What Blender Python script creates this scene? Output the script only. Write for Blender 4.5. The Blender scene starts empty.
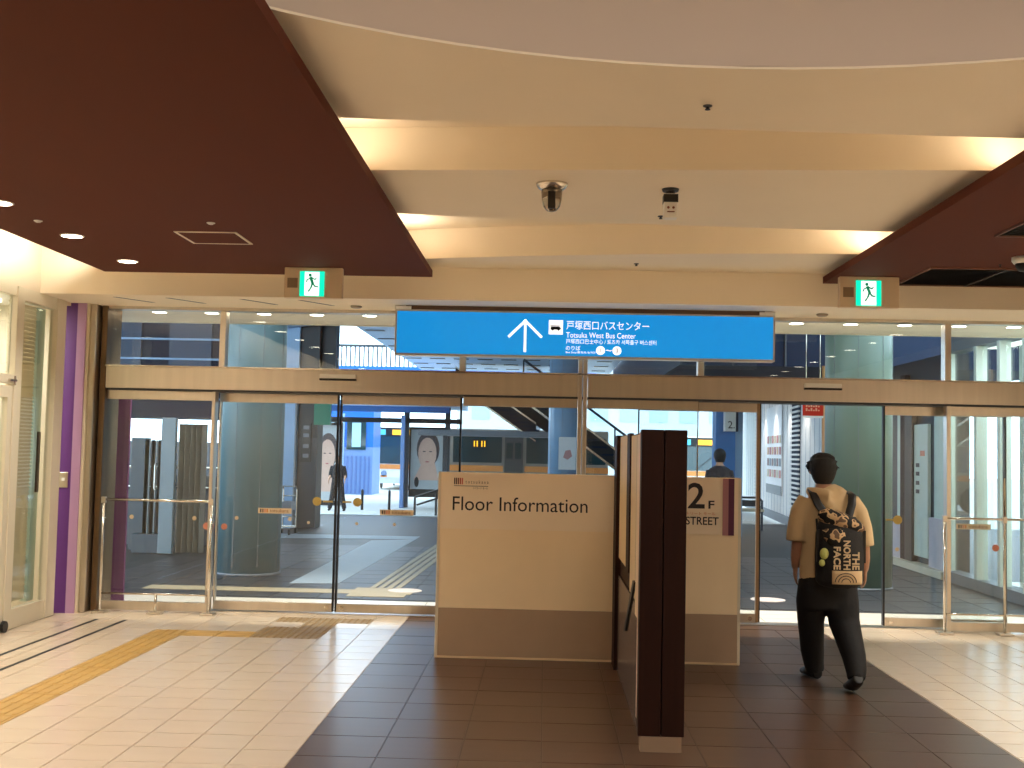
import bpy, bmesh, math, random
from mathutils import Vector, Matrix
random.seed(7)
SC = bpy.context.scene
COL = SC.collection
# ------------------------------------------------------------------ camera
def setup_camera():
    yaw, pitch, roll = (math.radians(a) for a in (1.706, 3.335, 1.21))
    fwd = Vector((-math.sin(yaw)*math.cos(pitch), math.cos(yaw)*math.cos(pitch), math.sin(pitch)))
    right = Vector((math.cos(yaw), math.sin(yaw), 0)); up = right.cross(fwd)
    r2 = right*math.cos(roll) + up*math.sin(roll); u2 = -right*math.sin(roll) + up*math.cos(roll)
    cd = bpy.data.cameras.new('camera'); cd.sensor_width = 36; cd.lens = 1155/1024*36
    cd.clip_end = 400; cd.clip_start = .05
    o = bpy.data.objects.new('camera', cd); COL.objects.link(o)
    m = Matrix((r2, u2, -fwd)).transposed().to_4x4(); m.translation = (0, 0, 1.66)
    o.matrix_world = m; SC.camera = o
setup_camera()
# ------------------------------------------------------------------ world, exposure
w = bpy.data.worlds.new('sky'); SC.world = w; w.use_nodes = True
bg = w.node_tree.nodes['Background']
bg.inputs[0].default_value = (.64, .83, 1, 1); bg.inputs[1].default_value = 5.2
vs = SC.view_settings
vs.view_transform = 'Standard'; vs.look = 'None'; vs.gamma = 1; vs.exposure = 0; vs.use_curve_mapping = False
SC.cycles.transparent_max_bounces = 24
LAMP = 1.08      # scale of all interior lamps
# ------------------------------------------------------------------ helpers
BASE = {}
def lin(c): return tuple(((x/255)/12.92 if x/255 <= .04045 else ((x/255+.055)/1.055)**2.4) for x in c)
MATS = {}
def mat(name, c, rough=.5, metal=0, var=.06, scale=6, bump=0, emit=0, stretch=None, spec=.5, bscale=None):
    if name in MATS: return MATS[name]
    m = bpy.data.materials.new(name); m.use_nodes = True; MATS[name] = m
    nt = m.node_tree; b = nt.nodes['Principled BSDF']; L = nt.links.new
    c = lin(c)
    b.inputs['Roughness'].default_value = rough; b.inputs['Metallic'].default_value = metal
    b.inputs['Specular IOR Level'].default_value = spec
    tc = nt.nodes.new('ShaderNodeTexCoord'); mp = nt.nodes.new('ShaderNodeMapping')
    mp.inputs['Scale'].default_value = stretch or (1, 1, 1)
    L(tc.outputs['Object'], mp.inputs[0])
    n = nt.nodes.new('ShaderNodeTexNoise'); n.inputs['Scale'].default_value = scale; n.inputs['Detail'].default_value = 4
    L(mp.outputs[0], n.inputs['Vector'])
    r = nt.nodes.new('ShaderNodeMix'); r.data_type = 'RGBA'
    r.inputs[6].default_value = tuple(x*(1-var*1.6) for x in c)+(1,); r.inputs[7].default_value = tuple(min(1, x*(1+var*1.6)) for x in c)+(1,)
    L(n.outputs[0], r.inputs[0]); L(r.outputs[2], b.inputs['Base Color'])
    if emit:
        b.inputs['Emission Color'].default_value = c+(1,); b.inputs['Emission Strength'].default_value = emit
    if bump:
        bp = nt.nodes.new('ShaderNodeBump'); bp.inputs['Strength'].default_value = bump; bp.inputs['Distance'].default_value = .01
        n2 = nt.nodes.new('ShaderNodeTexNoise'); n2.inputs['Scale'].default_value = bscale or scale*6
        L(mp.outputs[0], n2.inputs['Vector']); L(n2.outputs[0], bp.inputs['Height']); L(bp.outputs[0], b.inputs['Normal'])
    return m
def glass(name, tint=(1, 1, 1), ior=1.5, gain=1.0):
    if name in MATS: return MATS[name]
    m = bpy.data.materials.new(name); m.use_nodes = True; MATS[name] = m
    nt = m.node_tree; nt.nodes.clear(); L = nt.links.new
    out = nt.nodes.new('ShaderNodeOutputMaterial'); mx = nt.nodes.new('ShaderNodeMixShader')
    t = nt.nodes.new('ShaderNodeBsdfTransparent'); t.inputs[0].default_value = tint+(1,)
    g = nt.nodes.new('ShaderNodeBsdfGlossy'); g.inputs['Roughness'].default_value = .0
    fr = nt.nodes.new('ShaderNodeFresnel'); ge = nt.nodes.new('ShaderNodeNewGeometry')
    mi = nt.nodes.new('ShaderNodeMix'); mi.inputs[2].default_value = ior; mi.inputs[3].default_value = 1/ior   # same reflectance on both sides of a pane
    L(ge.outputs['Backfacing'], mi.inputs[0]); L(mi.outputs[0], fr.inputs[0])
    mu = nt.nodes.new('ShaderNodeMath'); mu.operation = 'MULTIPLY'; mu.inputs[1].default_value = gain; mu.use_clamp = True
    L(fr.outputs[0], mu.inputs[0]); L(mu.outputs[0], mx.inputs[0]); L(t.outputs[0], mx.inputs[1]); L(g.outputs[0], mx.inputs[2]); L(mx.outputs[0], out.inputs[0])
    return m
def link(name, me, m, parent=None):
    o = bpy.data.objects.new(name, me); COL.objects.link(o)
    if m and not me.materials: me.materials.append(m)
    if parent: o.parent = parent; BASE[o] = BASE.get(parent, Vector((0, 0, 0)))
    return o
class MB:
    def __init__(s): s.v = []; s.f = []
    def add(s, vs, fs):
        k = len(s.v); s.v += [tuple(p) for p in vs]; s.f += [tuple(i+k for i in q) for q in fs]; return s
    def box(s, x0, x1, y0, y1, z0, z1):
        return s.add([(x0,y0,z0),(x1,y0,z0),(x1,y1,z0),(x0,y1,z0),(x0,y0,z1),(x1,y0,z1),(x1,y1,z1),(x0,y1,z1)],
                     [(3,2,1,0),(4,5,6,7),(0,1,5,4),(1,2,6,5),(2,3,7,6),(3,0,4,7)])
    def hexa(s, p): return s.add(p, [(3,2,1,0),(4,5,6,7),(0,1,5,4),(1,2,6,5),(2,3,7,6),(3,0,4,7)])
    def tube(s, p0, p1, r0, r1=None, n=12):
        r1 = r0 if r1 is None else r1
        p0, p1 = Vector(p0), Vector(p1); d = (p1-p0).normalized()
        a = Vector((0, 0, 1)) if abs(d.z) < .9 else Vector((1, 0, 0)); u = d.cross(a).normalized(); w_ = d.cross(u)
        vs = [p0+(u*math.cos(t)+w_*math.sin(t))*r0 for t in [2*math.pi*i/n for i in range(n)]]
        vs += [p1+(u*math.cos(t)+w_*math.sin(t))*r1 for t in [2*math.pi*i/n for i in range(n)]]
        fs = [(i, i+n, (i+1)%n+n, (i+1)%n) for i in range(n)] + [tuple(range(n)), tuple(range(2*n-1, n-1, -1))]
        return s.add(vs, fs)
    def path(s, pts, r, n=8):
        for a, b in zip(pts, pts[1:]): s.tube(a, b, r, None, n)
        return s
    def bar(s, p0, p1, wx, wy):      # rectangular bar between two points, wx across, wy the other way
        p0, p1 = Vector(p0), Vector(p1); d = (p1-p0).normalized()
        a = Vector((0, 1, 0)) if abs(d.y) < .9 else Vector((0, 0, 1)); u = d.cross(a).normalized()*wx/2; w_ = d.cross(u).normalized()*wy/2
        return s.hexa([p0-u-w_, p0+u-w_, p0+u+w_, p0-u+w_, p1-u-w_, p1+u-w_, p1+u+w_, p1-u+w_])
    def lathe(s, prof, c=(0, 0, 0), n=20):   # prof: (r, z)
        vs = []; c = Vector(c)
        for r, z in prof: vs += [c+Vector((r*math.cos(2*math.pi*i/n), r*math.sin(2*math.pi*i/n), z)) for i in range(n)]
        fs = []
        for k in range(len(prof)-1):
            fs += [(k*n+i, k*n+(i+1)%n, (k+1)*n+(i+1)%n, (k+1)*n+i) for i in range(n)]
        fs += [tuple(range(n-1, -1, -1)), tuple((len(prof)-1)*n+i for i in range(n))]
        return s.add(vs, fs)
    def prism_xz(s, poly, y0, y1):
        n = len(poly)
        return s.add([(x, y0, z) for x, z in poly]+[(x, y1, z) for x, z in poly],
                     [tuple(range(n)), tuple(range(2*n-1, n-1, -1))]+[(i, i+n, (i+1)%n+n, (i+1)%n) for i in range(n)])
    def prism_yz(s, poly, x0, x1):
        n = len(poly)
        return s.add([(x0, y, z) for y, z in poly]+[(x1, y, z) for y, z in poly],
                     [tuple(range(n)), tuple(range(2*n-1, n-1, -1))]+[(i, i+n, (i+1)%n+n, (i+1)%n) for i in range(n)])
    def prism_xy(s, poly, z0, z1):
        n = len(poly)
        return s.add([(x, y, z0) for x, y in poly]+[(x, y, z1) for x, y in poly],
                     [tuple(range(n-1, -1, -1)), tuple(range(n, 2*n))]+[(i, (i+1)%n, (i+1)%n+n, i+n) for i in range(n)])
    def disc_y(s, cx, y0, cz, r, t=.002, n=16):
        return s.prism_xz([(cx+r*math.cos(2*math.pi*i/n), cz+r*math.sin(2*math.pi*i/n)) for i in range(n)], y0-t, y0)
    def loft(s, rings, n=14):         # rings: (centre, ra, rb, [axis a]) ellipse rings, a along x-ish, b along y-ish unless path bends
        R_ = []; N = len(rings)
        for i, r in enumerate(rings):
            c = Vector(r[0]); pa = Vector(rings[max(0, i-1)][0]); pb = Vector(rings[min(N-1, i+1)][0])
            d = (pb-pa).normalized(); a = Vector(r[3]) if len(r) > 3 else Vector((1, 0, 0))
            if abs(d.dot(a)) > .9: a = Vector((0, 1, 0))
            b = d.cross(a).normalized(); a = b.cross(d).normalized()
            R_.append([c+a*r[1]*math.cos(2*math.pi*k/n)+b*r[2]*math.sin(2*math.pi*k/n) for k in range(n)])
        vs = [p for q in R_ for p in q]
        fs = [(k*n+i, k*n+(i+1)%n, (k+1)*n+(i+1)%n, (k+1)*n+i) for k in range(N-1) for i in range(n)]
        fs += [tuple(range(n-1, -1, -1)), tuple((N-1)*n+i for i in range(n))]
        return s.add(vs, fs)
    def ball(s, c, rx, ry=None, rz=None, n=14, m=9):
        ry = ry or rx; rz = rz or rx; c = Vector(c); vs = [c+Vector((0, 0, -rz))]
        for j in range(1, m):
            t = math.pi*j/m
            vs += [c+Vector((rx*math.sin(t)*math.cos(2*math.pi*i/n), ry*math.sin(t)*math.sin(2*math.pi*i/n), -rz*math.cos(t))) for i in range(n)]
        vs.append(c+Vector((0, 0, rz))); e = len(vs)-1
        fs = [(0, 1+(i+1)%n, 1+i) for i in range(n)]
        for j in range(m-2): fs += [(1+j*n+i, 1+j*n+(i+1)%n, 1+(j+1)*n+(i+1)%n, 1+(j+1)*n+i) for i in range(n)]
        fs += [(e, 1+(m-2)*n+i, 1+(m-2)*n+(i+1)%n) for i in range(n)]
        return s.add(vs, fs)
    def mesh(s, name, off=Vector((0, 0, 0))):
        me = bpy.data.meshes.new(name); me.from_pydata([Vector(p)-off for p in s.v], [], s.f)
        b = bmesh.new(); b.from_mesh(me); bmesh.ops.recalc_face_normals(b, faces=b.faces); b.to_mesh(me); b.free()
        me.update(); return me
    def build(s, name, m, parent=None, smooth=False, bevel=0):
        if parent is not None: off = BASE.get(parent, Vector((0, 0, 0)))
        else:
            xs = [p[0] for p in s.v]; ys = [p[1] for p in s.v]; zs = [p[2] for p in s.v]
            off = Vector(((min(xs)+max(xs))/2, (min(ys)+max(ys))/2, min(zs)))
        o = link(name, s.mesh(name, off), m, parent)
        if parent is None: o.location = off; BASE[o] = off
        if smooth:
            for p in o.data.polygons: p.use_smooth = len(p.vertices) == 4 or smooth == 2
        if bevel:
            bv = o.modifiers.new('bevel', 'BEVEL'); bv.width = bevel; bv.segments = 2; bv.limit_method = 'ANGLE'
        return o
    def organic(s, name, m, parent, voxel=.014, smooth=4):
        """one continuous skin over overlapping lofts"""
        off = BASE.get(parent, Vector((0, 0, 0)))
        o = link(name, s.mesh(name, off), m, parent)
        r = o.modifiers.new('r', 'REMESH'); r.mode = 'VOXEL'; r.voxel_size = voxel
        sm = o.modifiers.new('s', 'SMOOTH'); sm.factor = .5; sm.iterations = smooth
        dg = bpy.context.evaluated_depsgraph_get(); dg.update()
        me = bpy.data.meshes.new_from_object(o.evaluated_get(dg)); o.modifiers.clear(); o.data = me
        if not me.materials: me.materials.append(m)
        for p in me.polygons: p.use_smooth = True
        return o
def tag(o, label=None, cat=None, group=None, kind=None):
    if label: o['label'] = label
    if cat: o['category'] = cat
    if group: o['group'] = group
    if kind: o['kind'] = kind
    return o
def thing(name, label, cat, loc=(0, 0, 0), group=None, kind=None):
    o = bpy.data.objects.new(name, None); o.empty_display_size = .1; COL.objects.link(o)
    o.location = loc; BASE[o] = Vector(loc)
    return tag(o, label, cat, group, kind)
def B(*a): return MB().box(*a)
def dup(root, loc, label=None):
    r = root.copy(); COL.objects.link(r); r.location = loc
    if label: r['label'] = label
    for ch in root.children:
        c = ch.copy(); COL.objects.link(c); c.parent = r
        for g in ch.children:
            d = g.copy(); COL.objects.link(d); d.parent = c
    return r
def text(name, body, size, loc, m, parent, rot=(math.pi/2, 0, 0), width=None, align='LEFT', bold=0, depth=.0006, height=None):
    cu = bpy.data.curves.new('t', 'FONT'); cu.body = body; cu.size = size; cu.align_x = align; cu.extrude = depth; cu.offset = bold; cu.resolution_u = 3
    t = bpy.data.objects.new('t', cu); COL.objects.link(t)
    dg = bpy.context.evaluated_depsgraph_get(); dg.update()
    me = bpy.data.meshes.new_from_object(t.evaluated_get(dg)); bpy.data.objects.remove(t); bpy.data.curves.remove(cu)
    me.name = name
    xs = [v.co.x for v in me.vertices] or [0]; wd = max(xs)-min(xs); x0 = min(xs)
    if width and wd:
        sx = width/wd
        for v in me.vertices: v.co.x = (v.co.x-x0)*sx if align == 'LEFT' else v.co.x*sx
    elif align == 'LEFT':
        for v in me.vertices: v.co.x -= x0
    if height:
        ys = [v.co.y for v in me.vertices]; h0 = min(ys); hh = max(ys)-h0
        for v in me.vertices: v.co.y = (v.co.y-h0)*height/hh
    from mathutils import Euler
    R_ = Euler(rot).to_matrix(); off = BASE.get(parent, Vector((0, 0, 0)))
    for v in me.vertices: v.co = R_ @ v.co + Vector(loc) - off
    me.materials.clear()
    return link(name, me, m, parent)
def lamp(kind, loc, energy, color, parent, size=.1, rot=(0, 0, 0), sizey=None, spot=None, blend=.6):
    ld = bpy.data.lights.new('lamp_light', kind); ld.energy = energy; ld.color = color
    if kind == 'AREA':
        ld.shape = 'RECTANGLE'; ld.size = size; ld.size_y = sizey or size
    else: ld.shadow_soft_size = size
    if spot: ld.spot_size = math.radians(spot); ld.spot_blend = blend
    o = bpy.data.objects.new('lamp_light', ld); COL.objects.link(o); o.parent = parent
    o.location = Vector(loc)-BASE.get(parent, Vector((0, 0, 0))); o.rotation_euler = rot
    return o
WARM = (1, .88, .70); NEUT = (1, .93, .82)
# ------------------------------------------------------------------ materials
M_cream = mat('cream_paint', (244, 230, 206), .7, var=.02, scale=2, bump=.02)
M_creamwall = mat('cream_wall', (232, 216, 190), .6, var=.02, scale=2)
M_brown = mat('brown_ceiling_board', (88, 38, 18), .8, var=.05, scale=3, stretch=(1, .1, 1), spec=.25)
M_grey = mat('grey_dome_paint', (194, 174, 154), .5, var=.03, scale=.8)
M_light = mat('light_tile', (220, 201, 178), .22, var=.03, scale=1.2, stretch=(1, 5, 1))
M_dark = mat('dark_tile', (90, 67, 53), .3, var=.10, scale=2.2, stretch=(.6, 6, 1), spec=.32)
M_yel = mat('tactile_yellow', (190, 150, 78), .5, var=.14, scale=9)
M_yel2 = mat('tactile_worn', (150, 122, 80), .5, var=.2, scale=9)
M_steel = mat('brushed_steel', (216, 206, 192), .30, 1, var=.07, scale=14, stretch=(1, 1, .02))
M_steel2 = mat('bright_steel', (222, 214, 202), .18, 1, var=.03)
M_black = mat('black_rubber', (18, 17, 17), .5)
M_blk = mat('black_metal', (24, 23, 24), .4)
M_white = mat('white_paint', (238, 236, 230), .45, var=.02)
M_frame = mat('cream_frame', (226, 214, 188), .4, var=.02)
M_glass = glass('clear_glass', (.96, .985, .98), 1.5, 1.15)
M_purple = mat('purple_paint', (98, 48, 122), .45, var=.04)
M_lilac = mat('lilac_paint', (186, 146, 184), .45, var=.04)
M_pink = mat('pink_paint', (178, 112, 140), .45, var=.04)
M_darkbrown = mat('dark_wood', (42, 18, 10), .6, var=.16, scale=5, stretch=(8, 8, .3), spec=.2)
M_kiosk = mat('kiosk_beige', (246, 222, 182), .5, var=.02)
M_kiosk_top = mat('kiosk_plate', (246, 226, 196), .45, var=.02)
M_kiosk_low = mat('kiosk_base', (174, 148, 122), .5, var=.04)
M_ink = mat('ink', (30, 18, 14), .5)
M_orange = mat('orange_ink', (214, 130, 60), .5)
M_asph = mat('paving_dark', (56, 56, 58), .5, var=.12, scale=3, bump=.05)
M_street = mat('street_concrete', (196, 194, 188), .7, var=.05, scale=1)
M_bluecol = mat('column_blue', (98, 124, 130), .4, var=.04, scale=1)
M_navy = mat('navy_cladding', (30, 42, 62), .7, var=.08, spec=.2)
M_blue = mat('booth_blue', (28, 108, 205), .4, var=.04)
M_paleblue = mat('pale_blue_metal', (150, 182, 216), .4, var=.05)
M_teal = mat('tinted_window', (38, 62, 66), .08, var=.1, spec=.8)
M_grill = mat('grey_metal', (120, 124, 130), .45, .3, var=.06)
M_darkgrey = mat('dark_grey_metal', (62, 66, 72), .45, var=.08)
# ------------------------------------------------------------------ SHELL: floor
def fbase_mat():
    m = bpy.data.materials.new('floor_bed'); m.use_nodes = True; nt = m.node_tree; b = nt.nodes['Principled BSDF']
    g = nt.nodes.new('ShaderNodeNewGeometry'); s = nt.nodes.new('ShaderNodeSeparateXYZ'); nt.links.new(g.outputs['Position'], s.inputs[0])
    def cmp(op, v):
        n = nt.nodes.new('ShaderNodeMath'); n.operation = op; n.inputs[1].default_value = v; nt.links.new(s.outputs[0], n.inputs[0]); return n
    a = cmp('GREATER_THAN', -1.32); c = cmp('LESS_THAN', 2.68); mu = nt.nodes.new('ShaderNodeMath'); mu.operation = 'MULTIPLY'
    nt.links.new(a.outputs[0], mu.inputs[0]); nt.links.new(c.outputs[0], mu.inputs[1])
    mx = nt.nodes.new('ShaderNodeMix'); mx.data_type = 'RGBA'; mx.inputs[6].default_value = lin((176, 156, 130))+(1,); mx.inputs[7].default_value = lin((78, 62, 52))+(1,)
    nt.links.new(mu.outputs[0], mx.inputs[0]); nt.links.new(mx.outputs[2], b.inputs['Base Color']); b.inputs['Roughness'].default_value = .4
    return m
floor = B(-4.75, 5.6, -7, 11.56, -.2, -.003).build('floor', fbase_mat())
tag(floor, 'glossy tiled hall floor, pale on both sides with a dark brown walkway', 'floor', kind='structure')
def tile_mesh(name, w_, d, m, bars=0, dots=0):
    b = MB(); h = .0; e = .0025
    b.hexa([(-w_/2, -d/2, -.012), (w_/2, -d/2, -.012), (w_/2, d/2, -.012), (-w_/2, d/2, -.012),
            (-w_/2+e, -d/2+e, h), (w_/2-e, -d/2+e, h), (w_/2-e, d/2-e, h), (-w_/2+e, d/2-e, h)])
    for i in range(bars):
        x = -w_/2+(i+.5)*w_/bars
        b.hexa([(x-.017, -d/2+.02, 0), (x+.017, -d/2+.02, 0), (x+.017, d/2-.02, 0), (x-.017, d/2-.02, 0),
                (x-.011, -d/2+.026, .005), (x+.011, -d/2+.026, .005), (x+.011, d/2-.026, .005), (x-.011, d/2-.026, .005)])
    for i in range(dots):
        for j in range(dots):
            x = -w_/2+(i+.5)*w_/dots; y = -d/2+(j+.5)*d/dots
            b.tube((x, y, 0), (x, y, .005), .014, .008, 6)
    me = b.mesh(name); me.materials.append(m); return me
LW, LD, DW, DD = .305, .307, .444, .4515
me_l = tile_mesh('light_tile', LW-.004, LD-.004, M_light); me_d = tile_mesh('dark_tile', DW-.004, DD-.004, M_dark)
me_half = tile_mesh('dark_tile_end', DW-.004, .2, M_dark)
me_b = tile_mesh('tactile_bar_block', LW-.004, LD-.004, M_yel, bars=4)
me_bx = tile_mesh('tactile_cross_block', LW-.004, LD-.004, M_yel, bars=4)
for v in me_bx.vertices: v.co.x, v.co.y = v.co.y, v.co.x
me_dot = tile_mesh('tactile_dot_block', LW-.004, LD-.004, M_yel2, dots=5)
def inview(x, y): return -.50*y-.15 < x < .43*y+.15
cells = []
for i in range(9):
    for j in range(-1, 13):
        y = 6.525+DD*j; x = -1.32+(i+.5)*DW
        if y+DD/2 < 11.5: cells.append(('floor_tile', me_d, x, y+DD/2 - DD/2, 1.5))
tact = {}
for r in range(-3, 13): tact[(6, r)] = me_b
for k in (5, 4): tact[(k, 12)] = me_bx
for c in ((3, 12), (2, 12), (3, 13), (2, 13), (2, 14), (3, 15), (2, 15), (1, 15)): tact[c] = me_dot
for k in range(11):
    for r in range(-3, 17):
        x = -1.32-(k+.5)*LW; y = 6.39+(r+.5)*LD
        if x-LW/2 < -4.76 or y+LD/2 > 11.62: continue
        t = tact.get((k, r)); cells.append(('tactile_block' if t else 'floor_tile', t or me_l, x, y, 1))
for k in range(9):
    for r in range(-3, 17):
        x = 2.684+(k+.5)*LW; y = 6.39+(r+.5)*LD
        if y+LD/2 > 11.62 or x > 5.45: continue
        cells.append(('floor_tile', me_l, x, y, 1))
vis = sorted([c for c in cells if inview(c[2], c[3]) and c[3] > 5.7], key=lambda c: c[3]/c[4])
tiles = [c for c in vis if c[0] == 'floor_tile'][:300]; tac = [c for c in vis if c[0] == 'tactile_block']
keep = set(id(c) for c in tiles+tac)
fo = BASE[floor]
for c in tiles+tac:
    o = bpy.data.objects.new(c[0], c[1]); COL.objects.link(o); o.parent = floor; o.location = Vector((c[2], c[3], random.uniform(-.0006, .0006)))-fo
rl, rd = MB(), MB()
for c in cells:
    if id(c) in keep: continue
    src = c[1]; (rd if src is me_d else rl).add([v.co+Vector((c[2], c[3], 0)) for v in src.vertices], [tuple(p.vertices) for p in src.polygons])
if rl.v: tag(rl.build('light_tile_field', M_light, floor), kind='stuff')
if rd.v: tag(rd.build('dark_tile_field', M_dark, floor), kind='stuff')
B(-1.32, 2.684, 11.29, 11.56, -.012, -.0005).build('dark_edge_tile', M_dark, floor)
for x in (-4.19, -3.915):
    B(x-.018, x+.018, 7.5, 10.88, -.01, .001).build('floor_slot', M_black, floor)
# ------------------------------------------------------------------ SHELL: ceiling
ceil = thing('ceiling', 'stepped cream hall ceiling between two dark brown panels', 'ceiling', (0.7, 4, 3.22), kind='structure')
Z = 3.33
# round recess
CX, CY, CR = .92, 1.43, 3.5
arc = [(CX+CR*math.cos(t), CY+CR*math.sin(t)) for t in [math.radians(a) for a in range(0, 181, 4)]]
mb = MB()
n = len(arc)
mb.add([(x, y, Z+.010) for x, y in arc]+[(x, y, Z+1.3) for x, y in arc], [(i, i+1, i+1+n, i+n) for i in range(n-1)])
rec = mb.build('dome_wall', M_grey, ceil, smooth=True)
B(-2.8, 4.6, -2.5, 5.2, Z+1.3, Z+1.4).build('dome_top', M_grey, ceil)
yf = 5.36
mb = MB()
for (xa, ya), (xb, yb) in zip(arc, arc[1:]):
    mb.hexa([(xb, yb, Z), (xa, ya, Z), (xa, yf, Z), (xb, yf, Z), (xb, yb, Z+.012), (xa, ya, Z+.012), (xa, yf, Z+.012), (xb, yf, Z+.012)])
mb.build('ceiling_board', M_cream, ceil)
B(-3.2, 5.0, -7, .2, Z, Z+.06).build('ceiling_board', M_cream, ceil)
def band(y0a, y1a, y0b, y1b, z=Z, zt=None, xa=-1.35, xb=2.9, name='ceiling_board', h=.38):
    zt = zt or z+h
    MB().hexa([(xa, y0a, z), (xb, y0b, z), (xb, y1b, z), (xa, y1a, z), (xa, y0a, zt), (xb, y0b, zt), (xb, y1b, zt), (xa, y1a, zt)]).build(name, M_cream, ceil)
def curve_band(near, far, z=Z+.0, h=.30):
    """cream board hanging between two curved plan edges; near/far are y at x = -1.35, .7, 2.9"""
    xs = [-1.35+4.25*i/16 for i in range(17)]
    def q(c, x):
        a, b_, d = c; t = (x+1.35)/4.25; return a*(1-t)*(1-2*t)+4*b_*t*(1-t)+d*t*(2*t-1)
    poly = [(x, q(near, x)) for x in xs]+[(x, q(far, x)) for x in reversed(xs)]
    MB().prism_xy(poly, z, z+h).build('ceiling_board', M_cream, ceil)
curve_band((5.36, 5.36, 5.36), (5.79, 5.93, 6.05), Z+.02)
curve_band((6.85, 6.72, 6.62), (8.05, 8.35, 8.50))
curve_band((10.1, 9.62, 9.43), (10.62, 10.62, 10.62))
B(-1.6, 3.1, 5.3, 10.6, Z+.26, Z+.34).build('ceiling_back', M_cream, ceil)
ob = B(-4.05, -1.05, -7, 10.36, 3.22, 3.28).build('brown_panel', M_brown, ceil); ob = B(2.46, 5.35, -7, 10.36, 3.22, 3.28).build('brown_panel', M_brown, ceil)
B(-4.75, 5.6, 10.5, 10.6, 3.03, 3.75).build('soffit_fascia', M_cream, ceil)
B(-4.75, 5.6, 10.6, 11.5, 3.03, 3.10).build('soffit_board', M_cream, ceil)
B(-4.75, 5.6, -7, 11.6, 4.85, 4.95).build('roof_slab', M_cream, ceil)
for x, y in ((-3.95, 10.85), (-3.45, 10.85), (-2.75, 10.85), (-2.2, 10.85)):
    MB().hexa([(x-.14, y-.17, 3.0285), (x-.10, y-.17, 3.0285), (x+.14, y+.2, 3.0285), (x+.10, y+.2, 3.0285), (x-.14, y-.17, 3.031), (x-.10, y-.17, 3.031), (x+.14, y+.2, 3.031), (x+.10, y+.2, 3.031)]).build('ceiling_slot', M_darkgrey, ceil)
# cove lamps in the ceiling
def cove(x0, x1, y0, y1, z, energy, label, color=WARM, rot=(math.pi, 0, 0)):
    t = thing('cove_lamp', label, 'lamp', ((x0+x1)/2, (y0+y1)/2, z))
    B(x0, x1, y0, y1, z, z+.025).build('housing', M_white, t)
    B(x0+.005, x1-.005, y0+.01, y1-.01, z+.025, z+.032).build('tube', mat('warm_tube', (255, 214, 160), .5, emit=6), t)
    lamp('AREA', ((x0+x1)/2, (y0+y1)/2, z+.05), energy, color, t, size=x1-x0, sizey=y1-y0, rot=rot)
cove(-1.22, -1.14, 5.95, 6.7, 3.285, 3*LAMP, 'warm strip lamp behind the left brown panel, in the nearer recess')
cove(-1.22, -1.14, 8.3, 9.8, 3.285, 7*LAMP, 'warm strip lamp behind the left brown panel, in the farther recess')
cove(2.55, 2.63, 6.15, 6.55, 3.285, 2*LAMP, 'warm strip lamp behind the right brown panel, in the nearer recess')
cove(2.55, 2.63, 8.6, 9.35, 3.285, 5*LAMP, 'warm strip lamp behind the right brown panel, in the farther recess')
cove(-4.22, -4.12, -4, 10.3, 3.285, 210*LAMP, 'long warm strip lamp hidden above the left ceiling edge', color=(1, .95, .80), rot=(math.pi, math.radians(-80), 0))
t = thing('dome_fill', 'unseen round fill light added in the top of the circular ceiling recess', 'lamp', (.92, 1.6, Z+1.26))  # added fill light, brightens the recess, the boards and the floor
MB().lathe([(.6, 0), (.6, .04)], (.92, 1.6, Z+1.26)).build('fill_panel', mat('dome_fill_glow', (255, 250, 240), .5, emit=3, var=0), t)
lamp('AREA', (.92, 1.6, Z+1.24), 95*LAMP, (1, .95, .88), t, size=1.2)
# ------------------------------------------------------------------ SHELL: walls
wl = B(-4.95, -4.75, -7, 9.2, 0, 3.05).build('wall_left', M_creamwall); tag(wl, 'cream wall on the left of the hall', 'wall', kind='structure')
B(-4.95, -4.70, -7, 11.6, 3.0, 4.9).build('upper_wall', M_creamwall, wl)
B(-6.6, -6.5, 8.6, 11.6, 0, 3.1).build('room_wall', mat('pale_green_wall', (196, 206, 184), .6), wl)
B(-6.5, -4.77, 8.6, 11.6, 3.03, 3.1).build('room_ceiling', M_white, wl); B(-6.5, -4.77, 8.6, 11.6, -.1, -.01).build('room_floor', M_light, wl); B(-6.5, -4.77, 11.5, 11.6, 0, 3.03).build('room_end_wall', M_creamwall, wl); B(-6.5, -4.96, 8.6, 8.7, 0, 3.03).build('room_end_wall', M_creamwall, wl)
wr = B(5.5, 5.7, -7, 11.6, 0, 4.9).build('wall_right', M_creamwall); tag(wr, 'cream wall on the right of the hall', 'wall', kind='structure')
wb = B(-4.9, 5.7, -7.2, -7, 0, 4.9).build('wall_back', M_creamwall); tag(wb, 'cream wall at the back of the hall', 'wall', kind='structure')
wf = B(-4.75, 5.6, 11.5, 11.62, 3.03, 4.9).build('wall_front', M_creamwall); tag(wf, 'cream wall above the entrance glazing', 'wall', kind='structure')
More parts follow.
